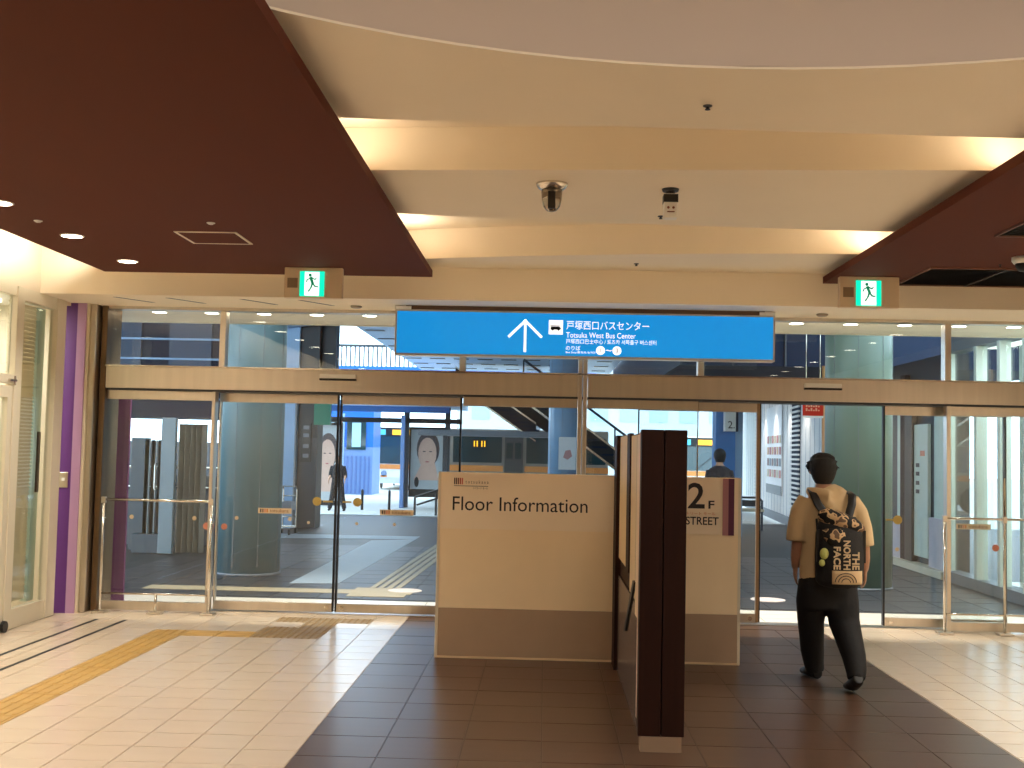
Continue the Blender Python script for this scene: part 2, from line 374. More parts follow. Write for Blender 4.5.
# left glazing with blind
win = thing('window_1', 'cream framed side window with a closed slatted blind', 'window', (-4.7, 10.4, 0), kind='structure')
B(-4.76, -4.68, 10.02, 10.16, 0, 3.03).build('frame_post', M_frame, win, bevel=.006)
B(-4.76, -4.68, 10.86, 11.06, 0, 3.03).build('frame_post', M_frame, win, bevel=.006)
B(-4.76, -4.69, 10.16, 10.86, 2.92, 3.03).build('frame_rail', M_frame, win); B(-4.76, -4.69, 10.16, 10.86, 0, .17).build('frame_rail', M_frame, win)
B(-4.735, -4.725, 10.16, 10.86, .17, 2.92).build('glass_pane', M_glass, win)
M_slat = mat('blind_slat', (212, 192, 152), .5, var=.05)
sl = MB().hexa([(-4.822, 10.17, 0), (-4.817, 10.17, .0), (-4.817, 10.72, .0), (-4.822, 10.72, 0), (-4.838, 10.17, .041), (-4.833, 10.17, .041), (-4.833, 10.72, .041), (-4.838, 10.72, .041)]).build('blind_slat', M_slat, win)
z0 = .2
for i in range(1, 68):
    c = sl.copy(); COL.objects.link(c); c.location = (0, 0, z0+.04*i)
sl.location = (0, 0, z0)
B(-4.86, -4.80, 10.72, 10.86, .17, 2.92).build('side_strip', mat('pale_green_strip', (176, 196, 178), .4), win)
B(-4.87, -4.79, 10.79, 10.85, 1.18, 1.75).build('dark_plate', M_darkbrown, win)
t = thing('fill_light', 'unseen fill light added in the side room behind the slatted blind', 'light', (-5.6, 10.2, 3.0))  # added fill light so the blind and side room are not dark
B(-5.9, -5.3, 9.4, 11.0, 3.0, 3.03).build('fill_panel', mat('fill_white', (255, 255, 245), .5, emit=4), t); lamp('AREA', (-5.6, 10.2, 2.98), 45, (1, .97, .9), t, size=.6, sizey=1.6)
dl = thing('door_1', 'cream framed glass side door at the left edge', 'door', (-4.7, 9.6, 0), kind='structure')
B(-4.75, -4.69, 9.93, 10.015, .03, 2.14).build('door_stile', M_frame, dl, bevel=.006); B(-4.75, -4.69, 9.2, 9.93, .03, .3).build('door_rail', M_frame, dl); B(-4.75, -4.69, 9.2, 9.93, 2.04, 2.14).build('door_rail', M_frame, dl)
B(-4.725, -4.715, 9.2, 9.93, .3, 2.04).build('glass_pane', M_glass, dl)
B(-4.76, -4.68, 9.2, 10.02, 2.16, 2.24).build('door_head', M_frame, dl); B(-4.74, -4.73, 9.2, 10.02, 2.24, 2.96).build('glass_pane', M_glass, dl); B(-4.76, -4.69, 9.2, 10.02, 2.94, 3.03).build('frame_rail', M_frame, dl)
MB().tube((-4.67, 9.9, 2.19), (-4.67, 10.03, 2.19), .012).tube((-4.69, 10.03, 2.15), (-4.69, 10.03, 2.23), .02).build('closer_arm', M_steel2, dl)
MB().tube((-4.64, 9.98, .05), (-4.67, 9.98, .05), .05).build('door_stop', M_blk, dl)
# purple corner pillar
pp = thing('wall_corner', 'corner pillar striped dark purple and lilac by the side window', 'pillar', (-4.64, 11.25, 0), kind='structure')
B(-4.76, -4.63, 11.2, 11.45, 0, 3.03).build('purple_stripe', M_purple, pp); B(-4.63, -4.545, 11.2, 11.45, 0, 3.03).build('lilac_stripe', M_lilac, pp)
B(-4.545, -4.52, 11.22, 11.45, 0, 3.03).build('edge_strip', M_frame, pp)
sw = B(-4.745, -4.655, 11.19, 11.2, 1.215, 1.365).build('wall_switch', M_steel, None, bevel=.004); tag(sw, 'small steel switch plate on the purple pillar', 'switch'); B(-4.715, -4.685, 11.185, 11.19, 1.28, 1.31).build('button', M_white, sw)
# ------------------------------------------------------------------ entrance glazing
YF, YS = 11.45, 11.65       # plane of fixed panes, plane of the sliding leaves
hd = thing('trim_1', 'brushed steel header beam running above all the glass doors', 'beam', (.36, 11.5, 2.2), kind='structure')
xs = [-4.40, -.82, .36, 5.2]
B(-4.40, .31, 11.37, 11.74, 2.21, 2.425).build('header_panel', M_steel, hd, bevel=.004); B(.41, 5.2, 11.37, 11.74, 2.21, 2.425).build('header_panel', M_steel, hd, bevel=.004)
B(-4.40, 5.2, 11.36, 11.76, 2.425, 2.44).build('header_cap', M_steel2, hd); B(-4.4, 5.2, 11.40, 11.74, 2.19, 2.21).build('track', M_darkgrey, hd)
jb = thing('trim_2', 'tall brushed steel jamb posts at the left end of the glass front', 'post', (-4.47, 11.4, 0), kind='structure')
B(-4.52, -4.46, 11.25, 11.6, 0, 3.03).build('jamb_post', M_steel, jb, bevel=.01); B(-4.45, -4.39, 11.36, 11.75, 0, 3.03).build('jamb_post', mat('dark_bronze', (120, 98, 74), .35, .9), jb, bevel=.008)
jr = thing('trim_3', 'brushed steel jamb post at the right end of the glass front', 'post', (5.25, 11.4, 0), kind='structure')
B(5.2, 5.32, 11.30, 11.7, 0, 3.03).build('jamb_post', M_steel, jr, bevel=.01); B(5.32, 5.5, 11.4, 11.6, 0, 3.03).build('filler_panel', M_steel, jr)
mm = thing('trim_4', 'pair of slim steel mullions between the two sets of doors', 'mullion', (.36, 11.45, 0), kind='structure')
for x in (.335, .385): B(x-.022, x+.018, 11.36, 11.5, 0, 3.03).build('mullion', M_steel, mm, bevel=.004)
th = thing('trim_5', 'steel top frame of the transom windows under the soffit', 'frame', (.36, 11.45, 2.99), kind='structure')
B(-4.4, 5.2, 11.38, 11.52, 3.0, 3.03).build('top_rail', M_steel, th)
for x in (-3.24, -.835, 1.52, 3.93): B(x-.03, x+.03, 11.40, 11.52, 2.44, 3.0).build('mullion', M_steel, th, bevel=.004)
for i, (a, b) in enumerate(((-4.39, -3.27), (-3.21, -.865), (-.805, .31), (.41, 1.49), (1.55, 3.90), (3.96, 5.2))):
    t = B(a, b, 11.444, 11.456, 2.44, 3.0).build('window_%d' % (i+2), M_glass)
    tag(t, ['transom pane above the leftmost fixed glass panel', 'wide transom pane above the closed left sliding doors', 'transom pane left of the centre mullions under the blue sign', 'transom pane right of the centre mullions under the blue sign', 'wide transom pane above the open right doorway', 'transom pane above the rightmost fixed glass panel'][i], 'window', kind='structure')
M_stk = mat('sticker_beige', (226, 204, 168), .5); M_gold = mat('sticker_gold', (206, 178, 96), .5); M_red = mat('sticker_red', (216, 136, 108), .5)
def leaf(name, label, x0, x1, y, fixed=False, shoe=.5):
    d = thing(name, label, 'window' if fixed else 'door', ((x0+x1)/2, y, 0), kind='structure')
    tp = 2.19; h0 = .10
    B(x0, x1, y-.02, y+.02, .012, h0).build('bottom_rail', M_steel, d, bevel=.003)
    B(x0, x1, y-.02, y+.02, 2.10, tp).build('top_rail', M_steel, d, bevel=.003)
    B(x0, x1, y-.006, y+.006, h0, 2.10).build('glass_pane', M_glass, d)
    return d
def strip_sticker(d, x, z, y, w_=.34):
    d = B(x-w_/2, x+w_/2, y-.009, y-.006, z-.027, z+.027).build('name_sticker', M_stk, d)
    for i in range(4): B(x-w_/2+.02+.022*i, x-w_/2+.034+.022*i, y-.0105, y-.009, z-.018, z+.018).build('sticker_bar', [mat('bar_dark', (70, 60, 56)), mat('bar_brown', (130, 90, 70)), M_red, M_orange][i], d)
    text('sticker_text', 'totsukana', .05, (x-w_/2+.12, y-.0105, z-.014), mat('sticker_ink', (150, 110, 80)), d, width=.19)
def dot(d, x, z, y, r, m): MB().disc_y(x, y-.006, z, r).build('sticker', m, d)
def edge(d, x, y, m=M_black, w_=.018): B(x-w_/2, x+w_/2, y-.026, y+.026, .02, 2.19).build('edge_strip', m, d)
f1 = leaf('window_8', 'leftmost fixed glass panel beside the steel jamb', -4.39, -3.32, YF, True)
dot(f1, -4.10, .93, YF, .022, M_stk); dot(f1, -3.47, .93, YF, .022, M_stk); dot(f1, -3.345, .855, YF, .036, M_red)
B(-3.325, -3.29, 11.40, 11.52, 0, 2.20).build('mullion', M_steel, f1, bevel=.004)
d1 = leaf('door_2', 'closed left leaf of the left automatic glass doors', -3.30, -2.098, YS)
edge(d1, -2.10, YS); edge(d1, -3.30, YS, M_steel)
strip_sticker(d1, -2.715, 1.01, YS); dot(d1, -3.225, .84, YS, .032, M_red); dot(d1, -3.10, .93, YS, .02, M_stk); dot(d1, -2.56, .93, YS, .02, M_stk); dot(d1, -2.29, 1.115, YS, .045, M_gold); dot(d1, -2.37, .90, YS, .016, M_stk)
B(-2.23, -2.13, YS-.008, YS-.006, 1.106, 1.124).build('sticker', M_gold, d1)
MB().tube((-2.16, YS-.02, .055), (-2.16, YS-.032, .055), .022).build('lock_cap', M_steel2, d1)
d2 = leaf('door_3', 'closed right leaf of the left automatic glass doors', -2.078, -.85, YS)
edge(d2, -2.07, YS); edge(d2, -.855, YS)
strip_sticker(d2, -1.48, 1.02, YS); dot(d2, -1.88, 1.115, YS, .045, M_gold); B(-2.03, -1.94, YS-.008, YS-.006, 1.106, 1.124).build('sticker', M_gold, d2); dot(d2, -1.88, .90, YS, .016, M_stk); dot(d2, -1.5, .90, YS, .016, M_stk)
MB().tube((-2.01, YS-.02, .055), (-2.01, YS-.032, .055), .022).build('lock_cap', M_steel2, d2)
f2 = leaf('window_9', 'fixed glass panel behind the floor information board', -.82, .31, YF, True)
f3 = leaf('window_10', 'fixed glass panel just right of the centre mullions', .41, 1.50, YF, True)
B(1.495, 1.505, YF-.015, YF+.015, 0, 2.2).build('edge_strip', M_steel2, f3)
d3 = leaf('door_4', 'left leaf of the right automatic doors, slid half open', .93, 2.135, YS)
edge(d3, .935, YS, w_=.012); edge(d3, 2.13, YS, w_=.03, m=mat('warm_edge', (150, 120, 86), .4)); edge(d3, 2.15, YS, w_=.012)
MB().tube((2.06, YS-.02, .055), (2.06, YS-.032, .055), .022).build('lock_cap', M_steel2, d3)
d4 = leaf('door_5', 'right leaf of the right automatic doors, slid half open', 3.373, 4.574, YS)
edge(d4, 3.375, YS); edge(d4, 4.57, YS, M_darkgrey)
strip_sticker(d4, 4.26, 1.01, YS); dot(d4, 3.515, 1.06, YS, .045, M_gold); B(3.40, 3.49, YS-.008, YS-.006, 1.052, 1.068).build('sticker', M_gold, d4); dot(d4, 3.51, .77, YS, .02, M_stk)
MB().tube((3.44, YS-.02, .055), (3.44, YS-.032, .055), .022).build('lock_cap', M_steel2, d4)
f4 = leaf('window_11', 'rightmost fixed glass panel beside the open doorway', 3.94, 5.2, YF, True)
B(3.915, 3.955, 11.40, 11.50, 0, 2.2).build('mullion', M_steel, f4, bevel=.004)
dot(f4, 4.40, .82, YF, .034, M_red)
# guard rails in front of the fixed panes
def guard(label, x0, x1, xs):
    g = thing('guard_rail', label, 'railing', ((x0+x1)/2, 11.30, 0), 'guard rails by the fixed panes')
    MB().tube((x0, 11.30, 1.105), (x1, 11.30, 1.105), .012).build('top_bar', M_steel2, g, smooth=True)
    MB().tube((x0, 11.30, .19), (x1, 11.30, .19), .010).build('lower_bar', M_steel2, g, smooth=True)
    for x, top in xs:
        MB().tube((x, 11.30, .02), (x, 11.30, top), .014).build('post', M_steel2, g, smooth=True)
        B(x-.07, x+.07, 11.24, 11.36, 0, .022).build('foot_plate', M_steel, g, bevel=.005)
        if top > 1: B(x-.02, x+.02, 11.28, 11.32, 1.07, 1.13).build('clamp', M_steel, g)
guard('steel guard rail in front of the leftmost fixed pane', -4.33, -3.26, ((-4.33, 1.12), (-3.78, .19), (-3.26, 1.12)))
guard('steel guard rail in front of the rightmost fixed pane', 3.86, 5.0, ((3.86, 1.12), (4.43, 1.5)))
def sensor(label, x):
    s = thing('door_sensor', label, 'sensor', (x, 11.34, 2.33), 'door sensors on the header')
    B(x-.18, x+.18, 11.32, 11.37, 2.34, 2.385).build('housing', M_white, s, bevel=.008); B(x-.18, x+.18, 11.318, 11.37, 2.322, 2.34).build('lens', M_black, s)
sensor('slim white motion sensor above the closed left doors', -2.06); sensor('slim white motion sensor above the open right doorway', 2.70)
# ------------------------------------------------------------------ hanging blue sign
M_sign = mat('sign_blue', (4, 134, 212), .35, var=.05, scale=.9, emit=.85)
M_signw = mat('sign_white', (255, 255, 255), .4, emit=.9, var=0)
sg = thing('direction_sign', 'long backlit blue sign pointing to the bus centre, hung under the soffit', 'sign', (.35, 10.9, 2.55))
B(-1.45, 2.145, 10.9, 11.06, 2.552, 2.99).build('sign_case', M_steel, sg, bevel=.004)
B(-1.43, 2.125, 10.893, 10.9, 2.572, 2.972).build('sign_face', M_sign, sg)
B(-1.35, 2.05, 10.92, 11.05, 2.99, 3.03).build('hanger_box', mat('bronze_dark', (96, 70, 48), .5), sg); B(-1.45, -1.30, 10.9, 11.06, 2.99, 3.02).build('bracket', M_white, sg); B(2.0, 2.145, 10.9, 11.06, 2.99, 3.02).build('bracket', M_white, sg)
sy = 10.8925
ar = MB(); ax = -.21
ar.bar((ax, sy, 2.60), (ax, sy, 2.90), .024, .003)
ar.bar((ax-.158, sy, 2.742), (ax+.008, sy, 2.905), .024, .003); ar.bar((ax+.158, sy, 2.742), (ax-.008, sy, 2.905), .024, .003)
ar.build('arrow', M_signw, sg)
B(.013, .147, sy-.002, sy, 2.773, 2.909).build('icon_plate', M_signw, sg)
M_signk = mat('sign_black', (20, 24, 34))
bu = B(.035, .118, sy-.004, sy-.002, 2.826, 2.848); bu.box(.030, .126, sy-.004, sy-.002, 2.818, 2.838); bu.box(.026, .112, sy-.004, sy-.002, 2.852, 2.858); bu.disc_y(.05, sy-.002, 2.818, .010); bu.disc_y(.105, sy-.002, 2.818, .010)
bu.build('bus_icon', M_signk, sg)
def st(body, x0, x1, zb, h, bold=.0): return text('lettering', body, h*1.3, (x0, sy-.001, zb), M_signw, sg, width=x1-x0, bold=bold, height=h)
st('戸塚西口バスセンター', .18, .96, 2.822, .084, .0)
st('Totsuka West Bus Center', .178, .835, 2.745, .052, 0)
st('戸塚西口巴士中心 / 토츠카 서쪽출구 버스센터', .178, 1.03, 2.687, .046)
st('のりば', .178, .315, 2.625, .044)
st('Bus Stop/乘车处/승차장', .178, .46, 2.592, .026)
for x, nme in ((.505, '1'), (.660, '3')):
    MB().disc_y(x, sy+.001, 2.628, .042, .002, 20).build('number_disc', M_signw, sg)
    text('lettering', nme, .06, (x, sy-.003, 2.607), M_signk, sg, align='CENTER', height=.044)
st('~', .555, .61, 2.622, .014)
# ------------------------------------------------------------------ exit signs
M_exg = mat('exit_green', (0, 214, 176), .4, emit=1.3, var=0); M_exw = mat('exit_white', (240, 255, 250), .4, emit=1.2, var=0)
def exit_sign(x0, label):
    y = 9.92; k = .949
    def X(a): return x0+a*k
    def Zz(z): return 1.66+(z-1.66)*k
    e = thing('exit_sign', label, 'sign', (x0+.25, y, Zz(3.022)), 'exit signs')
    B(x0, X(.535), y, y+.07, Zz(3.022), 3.22).build('housing', mat('exit_box', (222, 198, 164), .5), e, bevel=.006)
    B(X(.03), X(.125), y-.003, y, Zz(3.115), Zz(3.205)).build('grille', mat('exit_grille', (140, 116, 88), .6), e)
    gx = .145
    B(X(gx), X(gx+.225), y-.006, y, Zz(3.038), Zz(3.268)).build('green_panel', M_exg, e)
    B(X(gx+.045), X(gx+.18), y-.008, y-.006, Zz(3.043), Zz(3.262)).build('white_door', M_exw, e)
    cx = gx+.11; r = MB()
    r.disc_y(X(cx-.015), y-.008, Zz(3.232), .014)
    for a, b, w_ in (((-.012, .175), (.012, .11), .024), ((-.008, .165), (-.040, .150), .010), ((-.04, .150), (-.05, .125), .010), ((0, .17), (.03, .15), .010), ((.03, .15), (.045, .17), .010),
                  ((.010, .115), (.035, .085), .014), ((.035, .085), (.062, .085), .012), ((.006, .115), (-.005, .075), .014), ((-.005, .075), (-.03, .04), .012)):
        r.bar((X(cx+a[0]), y-.009, Zz(3.04+a[1])), (X(cx+b[0]), y-.009, Zz(3.04+b[1])), w_, .002)
    r.build('running_figure', mat('exit_fig', (0, 150, 110), .4, emit=.4), e)
    B(X(.2), X(.33), y+.01, y+.05, Zz(3.022)-.01, Zz(3.022)).build('lower_lip', M_white, e)
exit_sign(-2.297, 'green running figure exit sign left of the blue sign'); exit_sign(2.50, 'green running figure exit sign right of the blue sign')
# ------------------------------------------------------------------ ceiling fittings
M_lampdisc = mat('downlight_glow', (255, 240, 214), .5, emit=14, var=0)
def downlight(x, y, z, label, group, energy, color, spot, r=.075):
    t = thing('downlight', label, 'light', (x, y, z), group)
    MB().lathe([(r+.012, -.006), (r+.015, -.001), (r+.015, .001), (r, .001)], (x, y, z)).build('trim_ring', M_white, t)
    MB().lathe([(r, -.0075), (r, -.006)], (x, y, z)).build('lens', M_lampdisc, t)
    lamp('SPOT', (x, y, z-.03), energy, color, t, size=.06, spot=spot)
IN_E = 120*LAMP
for i in range(13):
    y = 9.73-1.165*i
    lab = {0: 'round ceiling downlight on the left brown panel, nearest the doors', 1: 'round ceiling downlight on the left brown panel, second from the doors', 2: 'round ceiling downlight at the left edge, third from the doors'}.get(i, 'round ceiling downlight on the left brown panel behind the viewer')
    downlight(-3.61, y, 3.22, lab, 'left ceiling downlights', IN_E*.82, NEUT, 130)
for i in range(10):
    downlight(4.35, 8.4-1.1*i, 3.22, 'round ceiling downlight in the row along the right brown panel', 'right ceiling downlights', IN_E*1.1, NEUT, 130)
hatch = thing('access_hatch', 'square ceiling access hatch outlined in white on the left brown panel', 'hatch', (-2.52, 8.56, 3.22))
a, b, c, d = -2.755, -2.29, 8.315, 8.80
for q in ((a, b, c, c+.02), (a, b, d-.02, d), (a, a+.02, c+.02, d-.02), (b-.02, b, c+.02, d-.02)): B(*q, 3.214, 3.22).build('hatch_frame', M_frame, hatch)
B(a+.02, b-.02, c+.02, d-.02, 3.216, 3.22).build('hatch_panel', M_brown, hatch)
def sprinkler(x, y, z, label, m=M_white, r=.03):
    s = thing('sprinkler', label, 'sprinkler', (x, y, z), 'ceiling sprinklers')
    MB().lathe([(r, 0), (r, -.004), (r*.6, -.008)], (x, y, z)).build('escutcheon', m, s); k_ = .4 if m is M_white else .7; MB().lathe([(r*.35, -.008), (r*.35, -.02*k_), (r*.6, -.026*k_), (r*.6, -.03*k_)], (x, y, z), 10).build('head', M_blk if m is not M_white else m, s)
sprinkler(-3.62, 8.0, 3.22, 'small white sprinkler on the left brown panel by the downlights'); sprinkler(-2.38, 7.98, 3.22, 'small white sprinkler on the brown panel above the hatch')
sprinkler(-2.3, 10.1, 3.22, 'tiny dark sprinkler near the front of the left brown panel', M_darkgrey, .012); sprinkler(3.58, 9.2, 3.22, 'tiny dark sprinkler on the right brown panel', M_darkgrey, .012)
sprinkler(.745, 5.46, Z, 'dark sprinkler on the cream ceiling nearest the viewer', M_darkgrey, .022); sprinkler(.78, 8.05, Z, 'dark sprinkler on the cream ceiling beside the white detector', M_darkgrey, .022); sprinkler(.77, 10.1, Z, 'dark sprinkler on the cream ceiling nearest the blue sign', M_darkgrey, .022)
for x, lab in ((-1.85, 'flat round detector under the soffit right of the left exit sign'), (2.62, 'flat round detector under the soffit left of the right exit sign')):
    tag(MB().lathe([(.055, 0), (.055, -.012), (.04, -.022)], (x, 11.05, 3.03)).build('smoke_detector', mat('detector_grey', (160, 146, 128), .5), smooth=True), lab, 'detector', 'soffit detectors')
cam = thing('dome_camera', 'chrome bullet shaped ceiling camera above the blue sign', 'camera', (.011, 7.12, Z-.19))
MB().lathe([(.10, 0), (.10, -.012), (.085, -.03), (.06, -.045)], (.011, 7.12, Z), 24).build('mount_ring', M_steel2, cam, smooth=True)
MB().lathe([(.066, -.045), (.062, -.10), (.052, -.145), (.03, -.17), (.01, -.176)], (.011, 7.12, Z), 24).build('dome', mat('chrome_dome', (150, 140, 128), .12, 1), cam, smooth=True)
B(-.012, .034, 7.05, 7.08, Z-.165, Z-.06).build('lens_slot', M_black, cam)
bx = thing('ceiling_speaker_box', 'small white box with a black band hung from the cream ceiling', 'box', (.758, 7.2, Z-.17))
MB().lathe([(.055, 0), (.05, -.015)], (.758, 7.22, Z)).build('mount', M_blk, bx); MB().tube((.758, 7.22, Z-.01), (.758, 7.22, Z-.04), .03).build('stem', M_blk, bx)
B(.715, .801, 7.18, 7.26, Z-.19, Z-.035).build('case', M_white, bx, bevel=.006); B(.713, .803, 7.177, 7.262, Z-.09, Z-.04).build('black_band', M_black, bx)
ey = MB(); ey.disc_y(.742, 7.179, Z-.125, .008); ey.disc_y(.774, 7.179, Z-.125, .008); ey.box(.735, .781, 7.177, 7.179, Z-.155, Z-.148); ey.build('markings', mat('mark_brown', (120, 60, 40)), bx)
def vent(label, x0, x1, y0, y1):
    v = thing('air_vent', label, 'vent', ((x0+x1)/2, (y0+y1)/2, 3.22), 'ceiling air vents')
    B(x0, x1, y0, y1, 3.215, 3.22).build('backing', M_black, v)
    for q in ((x0-.015, x1+.015, y0-.015, y0), (x0-.015, x1+.015, y1, y1+.015), (x0-.015, x0, y0, y1), (x1, x1+.015, y0, y1)): B(*q, 3.205, 3.22).build('vent_frame', mat('vent_trim', (120, 78, 58), .5), v)
    k = int((y1-y0)/.06)
    for i in range(k):
        y = y0+(i+.5)*(y1-y0)/k
        MB().hexa([(x0, y-.02, 3.207), (x1, y-.02, 3.207), (x1, y-.016, 3.207), (x0, y-.016, 3.207), (x0, y+.012, 3.216), (x1, y+.012, 3.216), (x1, y+.016, 3.216), (x0, y+.016, 3.216)]).build('slat', mat('vent_slat', (40, 20, 14), .5), v)
    B((x0+x1)/2-.008, (x0+x1)/2+.008, y0, y1, 3.204, 3.216).build('divider', mat('vent_slat', (40, 20, 14)), v)
vent('large black slatted air vent beside the right exit sign', 3.10, 4.3, 9.37, 10.3); vent('black slatted air vent at the right edge of the brown panel', 3.085, 4.3, 7.1, 7.97)
dc = thing('ceiling_camera', 'white dome camera on the right brown panel at the picture edge', 'camera', (3.62, 8.85, 3.1))
MB().lathe([(.085, 0), (.085, -.03), (.07, -.05)], (3.62, 8.85, 3.22)).build('mount', M_white, dc, smooth=True); MB().lathe([(.06, -.05), (.055, -.08), (.035, -.105), (.01, -.112)], (3.62, 8.85, 3.22)).build('dome', M_blk, dc, smooth=True)
# ------------------------------------------------------------------ information boards
YK = 9.33
def board(label, x0, x1, seam=None):
    k = thing('information_board', label, 'board', ((x0+x1)/2, YK, 0))
    B(x0, x1, YK, YK+.14, 0, 1.482).build('core', M_kiosk, k, bevel=.004)
    B(x0+.025, x1, YK-.006, YK, 1.03, 1.478).build('sign_plate', M_kiosk_top, k)
    B(x0+.025, x1, YK-.004, YK, .40, 1.028).build('middle_panel', M_kiosk, k)
    B(x0+.025, x1, YK-.005, YK, .02, .398).build('base_panel', M_kiosk_low, k)
    B(x0, x0+.022, YK-.007, YK, .005, 1.48).build('edge_trim', M_frame, k)
    return k
k1 = board('wide beige floor information board with a dark heading', -.855, .572)
text('heading', 'Floor Information', .14, (-.735, YK-.007, 1.178), M_ink, k1, width=1.085, height=.112)
for i, cc in enumerate(((60, 52, 40), (80, 60, 40), (120, 70, 44), (180, 80, 60), (206, 110, 90))):
    B(-.728+.0155*i, -.718+.0155*i, YK-.0075, YK-.006, 1.386, 1.438).build('logo_bar', mat('logo%d' % i, cc), k1)
text('logo_text', 't o t s u k a n a', .04, (-.635, YK-.007, 1.394), mat('logo_ink', (110, 76, 50)), k1, width=.185)
B(-.728, -.452, YK-.0075, YK-.006, 1.372, 1.376).build('logo_rule', M_ink, k1)
text('logo_text', 'トツカーナ モール', .022, (-.57, YK-.007, 1.350), mat('logo_ink', (110, 76, 50)), k1, width=.115)
k2 = board('narrower beige board marked 2F STREET with a purple stripe', .80, 1.575)
B(1.553, 1.575, YK-.007, YK, .005, 1.48).build('edge_trim', M_frame, k2)
text('floor_number', '2', .3, (1.150, YK-.007, 1.235), M_ink, k2, width=.135, height=.205, bold=.004)
text('floor_letter', 'F', .1, (1.315, YK-.007, 1.235), M_ink, k2, width=.047, height=.064, bold=.002)
text('subtitle', 'ストリート モール', .04, (1.105, YK-.007, 1.183), M_orange, k2, width=.265, height=.024)
text('street_name', 'STREET', .08, (1.135, YK-.007, 1.105), M_ink, k2, width=.262, height=.064, bold=.001)
B(1.428, 1.474, YK-.009, YK-.006, 1.025, 1.478).build('pink_stripe', mat('dusty_pink', (176, 122, 124), .5), k2); B(1.474, 1.520, YK-.009, YK-.006, 1.025, 1.478).build('purple_stripe', mat('deep_purple', (92, 36, 68), .5), k2)
# dark wooden partition standing towards the viewer
pt = thing('display_partition', 'tall dark brown display partition standing end-on between the beige boards', 'partition', (.68, 7.9, 0))
for x0, x1 in ((.548, .674), (.680, .806)):
    B(x0, x1, 6.58, 6.68, .085, 1.80).build('end_panel', M_darkbrown, pt, bevel=.003)
B(.60, .75, 6.66, 9.2, 0, 1.79).build('core', M_darkbrown, pt)
B(.562, .792, 6.575, 6.66, 0, .085).build('plinth', mat('plinth_grey', (150, 128, 108), .5), pt)
B(.558, .66, 9.0, 9.29, 0, 1.80).build('end_panel', M_darkbrown, pt); B(.66, .80, 9.2, 9.29, 0, 1.80).build('end_panel', M_darkbrown, pt)
M_paper = mat('notice_paper', (222, 198, 158), .6, var=.03)
B(.585, .60, 8.12, 9.0, .86, 1.79).build('notice_panel', M_paper, pt); B(.575, .60, 7.85, 8.12, .86, 1.80).build('divider', M_darkbrown, pt)
B(.585, .60, 7.35, 7.85, .74, 1.78).build('notice_panel', M_paper, pt); B(.582, .60, 7.32, 7.35, .74, 1.78).build('divider', M_darkbrown, pt)
B(.580, .60, 7.02, 7.31, .66, 1.78).build('notice_panel', mat('notice_pale', (228, 206, 178), .6), pt); B(.570, .60, 6.68, 7.01, .10, 1.79).build('notice_panel', mat('pinkish_paper', (226, 196, 178), .6), pt)
B(.582, .60, 6.68, 9.0, .0, .73).build('lower_panel', mat('lower_grey', (96, 84, 82), .25), pt)
MB().hexa([(.57, 8.0, .45), (.588, 8.0, .45), (.588, 8.12, .45), (.57, 8.12, .45), (.57, 7.28, .86), (.588, 7.28, .86), (.588, 7.40, .86), (.57, 7.40, .86)]).build('slanted_strip', M_black, pt)
# ------------------------------------------------------------------ OUTSIDE
gr = thing('pavement', 'dark block pavement outside the doors', 'pavement', (0, 20, 0), kind='structure')
B(-30, 12, 11.57, 28.6, -.3, -.004).build('pavement_bed', M_asph, gr)
me_pave = MB(); me_pave.hexa([(-.245, -.245, -.02), (.245, -.245, -.02), (.245, .245, -.02), (-.245, .245, -.02), (-.243, -.243, 0), (.243, -.243, 0), (.243, .243, 0), (-.243, .243, 0)])
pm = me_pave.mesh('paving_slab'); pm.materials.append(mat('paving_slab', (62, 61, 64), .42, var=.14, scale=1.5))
M_ltile = mat('outer_light_tile', (224, 214, 200), .3, var=.04)
pc = []
for i in range(22):
    for j in range(18):
        x = -5.25+.5*i; y = 13.05+.5*j
        if -.5*y < x < .43*y: pc.append((x, y))
pc = sorted(pc, key=lambda p: p[1])[:300]
for x, y in pc:
    o = bpy.data.objects.new('paving_slab', pm); COL.objects.link(o); o.parent = gr; o.location = (x, y-20, random.uniform(-.001, .001))
tm = tile_mesh('threshold_tile', .496, .296, M_ltile)
for i in range(20):
    for j in range(3):
        o = bpy.data.objects.new('threshold_tile', tm); COL.objects.link(o); o.parent = gr; o.location = (-4.5+.5*i, 11.93+.3*j-20, .0005)
B(-4.6, 5.4, 11.57, 11.77, -.01, .004).build('door_track', M_steel, gr)
M_band = mat('pale_paving', (170, 182, 190), .5, var=.08)
MB().prism_xy([(-3.08, 14.1), (-2.5, 14.2), (-2.35, 21.4), (-3.1, 20.9)], .0, .003).build('pale_band', M_band, gr)
MB().prism_xy([(-5.2, 20.9), (-2.35, 21.4), (-2.35, 22.1), (-5.2, 22.0)], .0, .0025).build('pale_band', M_band, gr)
M_yel3 = mat('outer_tactile', (176, 160, 130), .5, var=.1)
B(-4.6, -1.5, 13.25, 13.6, 0, .004).build('tactile_band', M_yel3, gr); B(-2.2, -1.55, 13.0, 13.8, 0, .005).build('tactile_band', M_yel3, gr)
for i in range(4):
    a = -2.02+.10*i
    MB().hexa([(a-.03, 13.8, 0), (a+.03, 13.8, 0), (a+.23, 20.6, 0), (a+.15, 20.6, 0), (a-.03, 13.8, .006), (a+.03, 13.8, .006), (a+.23, 20.6, .006), (a+.15, 20.6, .006)]).build('tactile_bar', M_yel3, gr)
